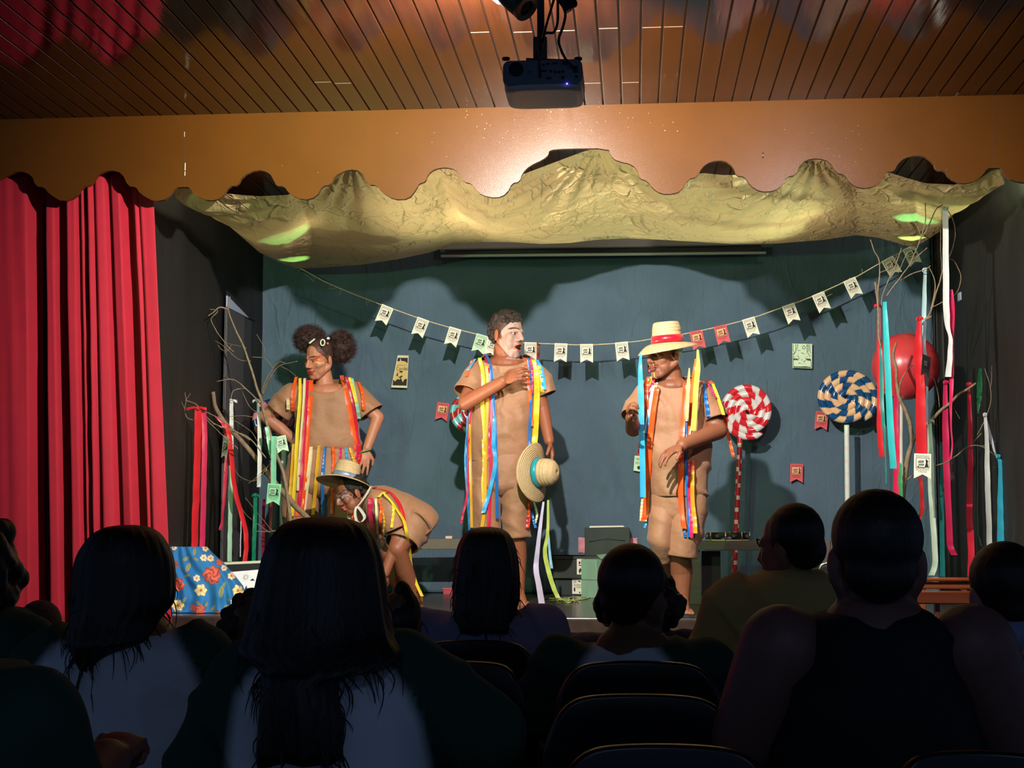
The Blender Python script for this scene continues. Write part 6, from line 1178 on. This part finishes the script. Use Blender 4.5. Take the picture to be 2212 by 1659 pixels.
# ------------------------------------------------------------------ the audience in the dark, seen from behind
chair_blk = mat('chair_black_plastic', (.010, .010, .011, 1), .32); chair_leg = mat('chair_leg_steel', (.05, .05, .055, 1), .35, metal=.8)
def chair(x0, x1, ytop, Y, label, seatm=None, lean=.02):
    a, b = P(x0, ytop, Y), P(x1, ytop, Y); cx = (a.x + b.x) / 2; w = abs(b.x - a.x); zt = a.z
    t = thing('stacking_chair', label, 'chair', (cx, Y + .2, 0), 'black chairs of the audience')
    n = 40; rings = []
    def outline(zb, s):                      # rounded back, slightly arched top
        pts = []
        for i in range(n + 1):
            u = -1 + 2 * i / n; x = cx + u * w / 2; e = abs(u) ** 5; pts.append((x, zt - .012 * u * u - .11 * e, zb))
        return pts
    mb = MB(); vs = []; fs = []
    for i in range(n + 1):
        u = -1 + 2 * i / n; x = cx + u * w / 2; z1 = zt - .010 * u * u - .10 * abs(u) ** 7; cv = .03 * u * u
        for j in range(9):
            f = j / 8; z = z1 + (zt - .40 - z1) * f; vs.append((x * 1 + (cx - x) * .06 * f, Y + .05 * f * 0 + cv * -1 + lean * 2 * f, z))
    fs = [(i * 9 + j, i * 9 + j + 1, i * 9 + 10 + j, i * 9 + 9 + j) for i in range(n) for j in range(8)]
    mb.add(vs, fs); mb.build('backrest', chair_blk, t, thick=.022, bevel=.006, fix=True)
    mb = MB(); mb.grid(lambda u, v: (cx + (u - .5) * w * .95, Y + .06 + .40 * v, .455 - .012 * math.sin(PI * v) - .01 * abs(2 * u - 1) ** 4 - .03 * max(0, v - .85) / .15), 16, 14); mb.build('seat', seatm or chair_blk, t, thick=.02, fix=True)
    for s in (-1, 1):
        x = cx + s * w * .42
        MB().tube([(x, Y + .03, zt - .30), (x, Y + .04, .48), (x, Y - .01, .25), (x, Y - .05, 0)], .011, 10).build('leg', chair_leg, t)
        MB().tube([(x, Y + .10, .44), (x, Y + .40, .44), (x, Y + .44, .2), (x, Y + .46, 0)], .011, 10).build('leg', chair_leg, t)
    return t
chair(884, 1172, 1380, 4.05, 'black chair behind the woman in the lilac shirt')
chair(872, 1142, 1425, 3.45, 'black empty chair right behind the shoulder of the long haired woman')
chair(1196, 1566, 1424, 3.40, 'black chair behind the child in the green raglan shirt')
chair(1172, 1600, 1494, 2.82, 'black empty chair with a bright top edge below the child')
chair(1186, 1690, 1600, 2.30, 'nearest black empty chair at the bottom centre')
chair(1893, 2330, 1614, 2.25, 'nearest black empty chair at the bottom right corner')
chair(1566, 1760, 1386, 3.95, 'black chair at the back of the man in the yellow shirt')
chair(1040, 1190, 1520, 5.15, 'empty chair with a pale wooden seat far in front, between the legs of the rows', mat('pale_seat', srgb(176, 150, 120), .5))
def aud(label, hc, hs, Y, yaw, rows, topm, arms, skin, hairfn, hip, chair_back=True, neck=None, pitch=6, roll=0, panel=None, sleevelen=None, sleeves=None, armr=(.056, .045, .034), hands=None, fat=1.0, earm=None, seatz=.47, top='t_shirt', leglift=0):
    c = P(hc[0], hc[1], Y); M = headM(c, hs, yaw, pitch, roll); t = thing('person', label, 'person', (P(hip[0], hip[1], Y).x, Y, 0))
    b = MB(); add_xf(b, head_solids(0, fat), M); N = neck or P(hc[0], hc[1] + 100, Y + .02)
    b.capsule(c + Vector((0, .02, -.06)), N, .055 * hs * fat, .062 * hs * fat)
    hipc = P(hip[0], hip[1], Y + .0); hipc.z = seatz + .10; q = lambda p: P(p[0], p[1], Y + (p[2] if len(p) > 2 else 0))
    b.capsule(N + Vector((0, .0, -.05)), hipc, .11, .13)
    for i, a in enumerate(arms):
        pts = [q(p) for p in a]; limb(b, pts, list(armr)[:len(pts)])
        e = pts[-1]; d = (pts[-1] - pts[-2]).normalized()
        hand(b, e, d, (0, 0, -1) if abs(d.z) < .8 else (0, 1, 0), 1 if i else -1, 1.0)
    for s in (-1, 1):
        h = hipc + Vector((s * .09, .05, -.02)); kn = Vector((h.x + s * .04, Y + .46, seatz + .06)); an = Vector((kn.x, Y + .50, .09)); limb(b, [h, kn, an], [.085, .06, .042]); foot(b, (an.x, an.y, .075), (0, 1, 0), 1.0)
    me = fuse(b, 'body', .0075, 3); paint(me, lambda co: np.tile(lin(*skin), (len(co), 1))); link(me, 'body', skin_m, t)
    pm = MB()
    for s in (-1, 1):
        h = hipc + Vector((s * .09, .0, -.02)); kn = Vector((h.x + s * .04, Y + .47, seatz + .06)); an = Vector((kn.x, Y + .50, .14)); limb(pm, [h, kn, an], [.105, .078, .062])
    pm.capsule(hipc + Vector((-.07, 0, -.01)), hipc + Vector((.07, 0, -.01)), .125, .125); link(fuse(pm, 'trousers', .014, 2), 'trousers', mat('dark_denim', srgb(28, 32, 44), .8), t)
    yb_ = 1110 + (CAM.z - seatz - .06) / Y * F; rows = [r_ for r_ in rows if r_[0] < yb_ - 40]; rows = rows + [(yb_, rows[-1][1], rows[-1][2], rows[-1][3] * 1.05)]
    sb = MB(); rows_loft(sb, rows, Y + .03, n=40, seg=48, caps=True)
    for pts in arms:
        pts = [q(p) for p in pts]; r = armr[0] * 1.38
        if topm is not blkc:
            e = pts[0].lerp(pts[1], .95 if sleevelen is None else sleevelen); inn = pts[0].lerp(N + Vector((0, .02, -.10)), .35); limb(sb, [inn, pts[0], e], [r * 1.15, r * 1.12, r * .98])
    sm = fuse(sb, top, .010, 6); fd = folds(len(label) % 50 + hc[0] % 17 + .5, .016); sm.calc_loop_triangles() if False else None
    nr = [v.normal.copy() for v in sm.vertices]
    for v, n_ in zip(sm.vertices, nr): v.co += n_ * fd(v.co, 0, 0)
    if panel:
        g, w_ = lin(24, 66, 52), lin(222, 226, 236)
        def pat(co):
            out = np.tile(g, (len(co), 1))
            for k, p_ in enumerate(co):
                d = Vector(p_) - CAM; z = d.dot(FW); px = CX + F * d.dot(RT) / z; py = CY - F * d.dot(UP) / z
                e_ = min(px - lerp([(r_[0], r_[1]) for r_ in panel], py), lerp([(r_[0], r_[2]) for r_ in panel], py) - px) / 26 + .5; e_ = min(1, max(0, e_)); out[k] = g * (1 - e_) + w_ * e_
            return out
        paint(sm, pat); link(sm, top, mat('raglan_cotton', (.5, .5, .5, 1), .85, attr='Col', bump=.3, bscale=18, bdist=.01), t)
    else: link(sm, top, topm, t)
    hairfn(t, M, c, Y)
    return t
blackhair = mat('black_hair', (.010, .008, .008, 1), .5, var=.5, scale=120, stretch=(1, 1, .05), bump=.6, bscale=160, bdist=.004)
def rowhair(rows, d=None, ragged=.03, seed=0, strands=0, cap=True):
    "long hair as one combed mass with a ragged end"
    def f(t, M, c, Y):
        mb = MB(); seg = 90; R = cr([tuple(r) + (0,) * (5 - len(r)) for r in rows], 50); rings = []
        for i, (y, xl, xr, dd, dy) in enumerate(R):
            a, b = P(xl, y, Y + dy), P(xr, y, Y + dy); cc = (a + b) / 2; hw = (b.x - a.x) / 2; ring = []
            for j in range(seg):
                an = 2 * PI * j / seg; s = 1 + .05 * noise.noise((math.cos(an) * 7, math.sin(an) * 7, i * .03 + seed)) + .03 * noise.noise((math.cos(an) * 18, math.sin(an) * 18, seed))
                z = -ragged * max(0, i - 42) / 8 * (.5 + noise.noise((an * 6, seed, 2))) if i > 42 else 0
                ring.append(cc + Vector((hw * math.cos(an) * s, dd * math.sin(an) * s, z)))
            rings.append(ring)
        mb.loft(rings, True); mb.build('hair', blackhair, t)
        random.seed(seed); sm = MB()
        for k in range(strands):                    # loose strands at the ends and sides
            i = random.randint(20, 50); j = random.randint(0, seg - 1); p = Vector(rings[i][j]); e = (p - sum(rings[i], Vector()) / seg).normalized()
            dx, dy = random.uniform(-.02, .02), random.uniform(.03, .085)
            sm.tube([Vector(v) for v in cr([tuple(p - e * .012), tuple(p + e * .006 + Vector((dx * .2, 0, -dy * .4))), tuple(p + e * .010 + Vector((dx * .6, 0, -dy * .75))), tuple(p + e * .008 + Vector((dx, 0, -dy)))], 7)], [.0016, .0015, .0014, .0012, .001, .0008, .0006, .0003], 4)
        if strands: tag(sm.build('hair_strands', blackhair, t), kind='stuff')
    return f
def shorthair(grow=1.06, zlow=-.03, m=None, curln=0, size=.02):
    def f(t, M, c, Y):
        hb = MB(); hb.ell(M @ Vector((0, .022, .040)), (.080 * grow * M.to_scale().x, .094 * grow * M.to_scale().x, .084 * grow * M.to_scale().x)); hb.ell(M @ Vector((0, .046, zlow + .01)), (.064 * M.to_scale().x, .050 * M.to_scale().x, .06 * M.to_scale().x))
        if curln: curls(hb, (0, .02, .03), (.09, .10, .095), curln, size, 3, M)
        link(fuse(hb, 'hair', .008, 2), 'hair', m or blackhair, t)
    return f
wt = mat('white_school_shirt', srgb(222, 226, 236), .85, bump=.3, bscale=18, bdist=.01); gt = mat('dark_green_sleeve', srgb(24, 66, 52), .85, bump=.3, bscale=18, bdist=.01)
lil = mat('lilac_shirt', srgb(150, 144, 176), .85, bump=.3, bscale=16, bdist=.01); yel = mat('olive_yellow_shirt', srgb(206, 178, 104), .85, bump=.3, bscale=14, bdist=.012); blkc = None
blkc = mat('black_tank', (.008, .008, .010, 1), .85)
# woman with long straight hair, nearest
aud('person with very long straight black hair in a raglan shirt, nearest at left centre', (700, 1288), 1.06, 2.4, 176,
    [(1395, 640, 770, .07), (1412, 590, 830, .10), (1440, 545, 872, .13), (1500, 512, 905, .145), (1580, 498, 925, .15), (1680, 492, 936, .155), (1790, 490, 940, .15)], wt,
    [[(560, 1470, .02), (450, 1680, .06), (560, 1790, .3)], [(862, 1470, .02), (1060, 1600, .10), (1000, 1720, .38)]], (150, 100, 76),
    rowhair([(1116, 680, 722, .02, .02), (1122, 640, 756, .055, .02), (1140, 606, 790, .085, .01), (1180, 580, 812, .105, 0), (1240, 562, 826, .115, 0), (1310, 545, 836, .115, -.01), (1370, 528, 848, .11, -.03), (1410, 520, 868, .095, -.06), (1445, 560, 830, .07, -.10), (1470, 566, 736, .05, -.13), (1540, 562, 738, .045, -.14), (1617, 556, 742, .035, -.14)], seed=1, strands=160), (700, 1800), neck=P(704, 1415, 2.42), panel=[(1380, 690, 720), (1425, 580, 800), (1445, 545, 846), (1500, 512, 880), (1560, 500, 906), (1659, 490, 930), (1900, 480, 940)])
aud('person with tied dark hair in a white raglan shirt in front of the red curtain', (272, 1276), 1.06, 3.0, 168,
    [(1352, 235, 345, .06), (1366, 190, 380, .09), (1395, 140, 405, .12), (1450, 112, 428, .135), (1530, 95, 436, .14), (1640, 88, 436, .145), (1740, 88, 436, .14)], wt,
    [[(110, 1440, .02), (60, 1580, .05), (150, 1680, .28)], [(418, 1430, .02), (478, 1570, .06), (400, 1670, .3)]], (140, 96, 72),
    rowhair([(1134, 262, 292, .02), (1140, 232, 322, .06), (1158, 204, 346, .09), (1200, 176, 368, .108), (1250, 166, 374, .112), (1300, 164, 370, .108, -.01), (1340, 160, 340, .095, -.03), (1370, 150, 322, .075, -.06), (1392, 148, 300, .06, -.08), (1412, 160, 232, .035, -.09), (1430, 176, 208, .02, -.09)], seed=2, strands=130), (270, 1760), neck=P(286, 1372, 3.02), panel=[(1335, 240, 340), (1352, 210, 372), (1390, 120, 384), (1440, 78, 412), (1500, 64, 438), (1560, 70, 440), (1700, 80, 436)])
aud('person with shoulder length straight hair in a lilac shirt, in front of the white-faced man', (1050, 1235), 1.0, 4.25, 180,
    [(1318, 1000, 1096, .06), (1326, 955, 1135, .09), (1345, 915, 1172, .12), (1385, 897, 1190, .135), (1440, 890, 1196, .14), (1520, 890, 1196, .14), (1600, 890, 1196, .14)], lil,
    [[(920, 1370, .02), (890, 1480, .05), (950, 1570, .28)], [(1170, 1370, .02), (1196, 1480, .05), (1130, 1570, .28)]], (176, 130, 104),
    rowhair([(1138, 1040, 1062, .02), (1143, 1018, 1084, .06), (1156, 1002, 1100, .09), (1185, 988, 1113, .105), (1235, 981, 1121, .11), (1290, 978, 1122, .105, -.01), (1320, 980, 1114, .09, -.03), (1352, 990, 1108, .06, -.06)], seed=3, strands=110), (1046, 1600))
aud('child with cropped hair in a white and green raglan shirt, seated at the centre right', (1372, 1286), .98, 3.65, 148,
    [(1378, 1316, 1424, .06), (1386, 1270, 1450, .085), (1400, 1225, 1500, .105), (1430, 1195, 1530, .12), (1500, 1180, 1540, .125), (1600, 1180, 1540, .125)], wt,
    [[(1215, 1440, .02), (1150, 1540, .05), (1240, 1620, .28)], [(1520, 1440, .02), (1580, 1540, .05), (1500, 1620, .28)]], (120, 82, 62), shorthair(1.12), (1360, 1640), armr=(.050, .042, .032), neck=P(1368, 1390, 3.66), fat=1.08, panel=[(1370, 1325, 1400), (1385, 1292, 1408), (1426, 1262, 1442), (1500, 1230, 1470), (1700, 1220, 1480)])
aud('person with glasses in an olive yellow shirt, looking left at the right of the stage', (1708, 1182), 1.0, 4.2, -128,
    [(1232, 1660, 1760, .065), (1242, 1625, 1790, .10), (1262, 1590, 1815, .13), (1310, 1566, 1832, .15), (1400, 1552, 1838, .155), (1500, 1552, 1838, .155), (1600, 1552, 1838, .155)], yel,
    [[(1590, 1300, .02), (1530, 1410, .06), (1600, 1500, .3)], [(1815, 1300, .02), (1850, 1420, .05), (1780, 1500, .28)]], (150, 92, 72), shorthair(1.05, -.02), (1700, 1600), fat=1.12)
gp = [o for o in COL.objects if o.get('label', '').startswith('person with glasses')][0]
mb = MB(); e = P(1642, 1170, 4.27); mb.tube([P(1668, 1166, 4.22), P(1650, 1166, 4.27), P(1636, 1166, 4.34)], .003, 6)
mb.tube([P(1635, 1163, 4.33), P(1636, 1172, 4.33), P(1641, 1180, 4.33), P(1645, 1180, 4.33)], .0028, 6); mb.build('glasses', mat('glasses_black', (.01, .01, .01, 1), .3), gp)
aud('person with close-cropped dark hair in a black tank top, largest figure at the right', (1893, 1210), 1.04, 2.7, 178,
    [(1318, 1822, 1962, .075), (1332, 1762, 2040, .10), (1360, 1738, 2058, .125), (1430, 1712, 2068, .15), (1500, 1680, 2096, .165), (1600, 1668, 2112, .17), (1720, 1664, 2116, .17)], blkc,
    [[(1690, 1400, .0), (1612, 1590, .04), (1700, 1690, .32)], [(2100, 1400, .0), (2184, 1590, .04), (2090, 1690, .32)]], (128, 90, 84), shorthair(1.02, -.03), (1890, 1760), armr=(.082, .066, .048), neck=P(1893, 1335, 2.72), fat=1.1, top='tank_top')
aud('person with short dark hair and a green collared shirt at the right edge', (2166, 1285), 1.0, 3.6, 190,
    [(1328, 2128, 2206, .06), (1338, 2090, 2240, .09), (1360, 2062, 2270, .12), (1420, 2046, 2286, .135), (1500, 2040, 2292, .14), (1600, 2040, 2292, .14)], mat('pale_blue_shirt', srgb(150, 166, 206), .85),
    [[(2075, 1400, .02), (2070, 1500, .06), (2150, 1560, .28)], [(2262, 1400, -.02), (2262, 1500, -.18), (2206, 1436, -.30)]], (190, 130, 130), shorthair(1.08), (2166, 1620), neck=P(2168, 1330, 3.62))
gp = [o for o in COL.objects if 'green collared' in o.get('label', '')][0]
mb = MB(); c0 = P(2168, 1333, 3.62); mb.tube([c0 + Vector((.075 * math.cos(a), .07 * math.sin(a), .006 * math.sin(a))) for a in [2 * PI * i / 30 for i in range(31)]], .011, 8); mb.build('collar', gt, gp)
def curly(n, size, r): 
    def f(t, M, c, Y):
        hb = MB(); s = M.to_scale().x; curls(hb, c + Vector((0, .02, .01)), r, n, size, 11); link(fuse(hb, 'hair', .009, 1), 'hair', blackhair, t)
    return f
aud('person with curly dark hair cut off by the left edge', (-66, 1248), 1.0, 3.2, 185, [(1325, -80, 10, .06), (1330, -130, 35, .09), (1352, -150, 68, .12), (1405, -160, 84, .13), (1500, -170, 90, .14), (1640, -170, 90, .14)], gt, [[(-110, 1400), (-150, 1500), (-60, 1600, .2)], [(50, 1400), (74, 1520, .04), (0, 1600, .25)]], (120, 84, 64), curly(150, .028, (.095, .11, .125)), (-20, 1660))
aud('child with a brown head far in front, between the two people at the left', (90, 1366), .86, 4.7, 175, [(1415, 60, 120, .05), (1430, 35, 145, .09), (1480, 25, 155, .11), (1560, 25, 155, .11)], gt, [[(40, 1450), (20, 1530, .04), (70, 1570, .2)], [(140, 1450), (160, 1530, .04), (110, 1570, .2)]], (110, 64, 44), shorthair(1.03, m=brown_hair), (90, 1600), armr=(.045, .036, .028))
aud('person at the bottom left corner with a hand raised in front of the chest', (-210, 1335), 1.05, 1.75, 180, [(1432, -260, -120, .06), (1448, -250, 20, .09), (1490, -240, 88, .12), (1560, -260, 130, .14), (1660, -270, 160, .15), (1800, -270, 164, .15)], gt, [[(-230, 1540), (-250, 1700), (-100, 1780, .2)], [(70, 1570, .0), (150, 1760, .10), (228, 1648, .24)]], (140, 88, 70), shorthair(1.1), (-60, 1900), armr=(.046, .042, .036), neck=P(-195, 1440, 1.77))
aud('person with bushy brown hair mostly hidden left of the very long haired head', (556, 1376), 1.02, 3.8, 180, [(1450, 510, 610, .06), (1466, 480, 640, .09), (1500, 460, 660, .11), (1600, 460, 660, .11)], gt, [[(480, 1500), (470, 1600), (520, 1640, .2)], [(640, 1500), (650, 1600), (600, 1640, .2)]], (110, 76, 60), lambda t, M, c, Y: link(fuse((lambda hb: (curls(hb, c + Vector((.0, .0, .01)), (.096, .10, .108), 240, .017, 21), hb)[1])(MB()), 'hair', .008, 1), 'hair', brown_hair, t), (556, 1700), armr=(.045, .036, .028))
aud('child with a pointed top knot right of the very long haired head', (862, 1345), .68, 3.55, 180, [(1395, 835, 890, .05), (1405, 815, 910, .07), (1430, 800, 930, .09), (1500, 795, 935, .10)], gt, [[(812, 1450), (800, 1520), (840, 1560, .2)], [(918, 1450), (930, 1520), (890, 1560, .2)]], (120, 84, 66), rowhair([(1254, 864, 872, .008), (1262, 856, 882, .02), (1278, 850, 892, .03), (1296, 838, 903, .05), (1320, 826, 908, .07), (1350, 822, 906, .075), (1385, 832, 890, .06)], seed=6, strands=30), (862, 1600), armr=(.035, .03, .024))
aud('person with curly hair and a plaid shirt almost hidden by the cropped haired child', (1382, 1300), 1.04, 4.7, 180, [(1368, 1310, 1450, .07), (1376, 1268, 1480, .10), (1400, 1255, 1496, .12), (1500, 1250, 1500, .12)], mat('plaid_grey', srgb(80, 84, 96), .85, var=.5, scale=30), [[(1270, 1420), (1260, 1500), (1330, 1540, .2)], [(1490, 1420), (1500, 1500), (1430, 1540, .2)]], (120, 84, 66), lambda t, M, c, Y: link(fuse((lambda hb: (curls(hb, c + Vector((.0, .0, .0)), (.138, .10, .105), 260, .019, 23), hb)[1])(MB()), 'hair', .008, 1), 'hair', blackhair, t), (1380, 1600))
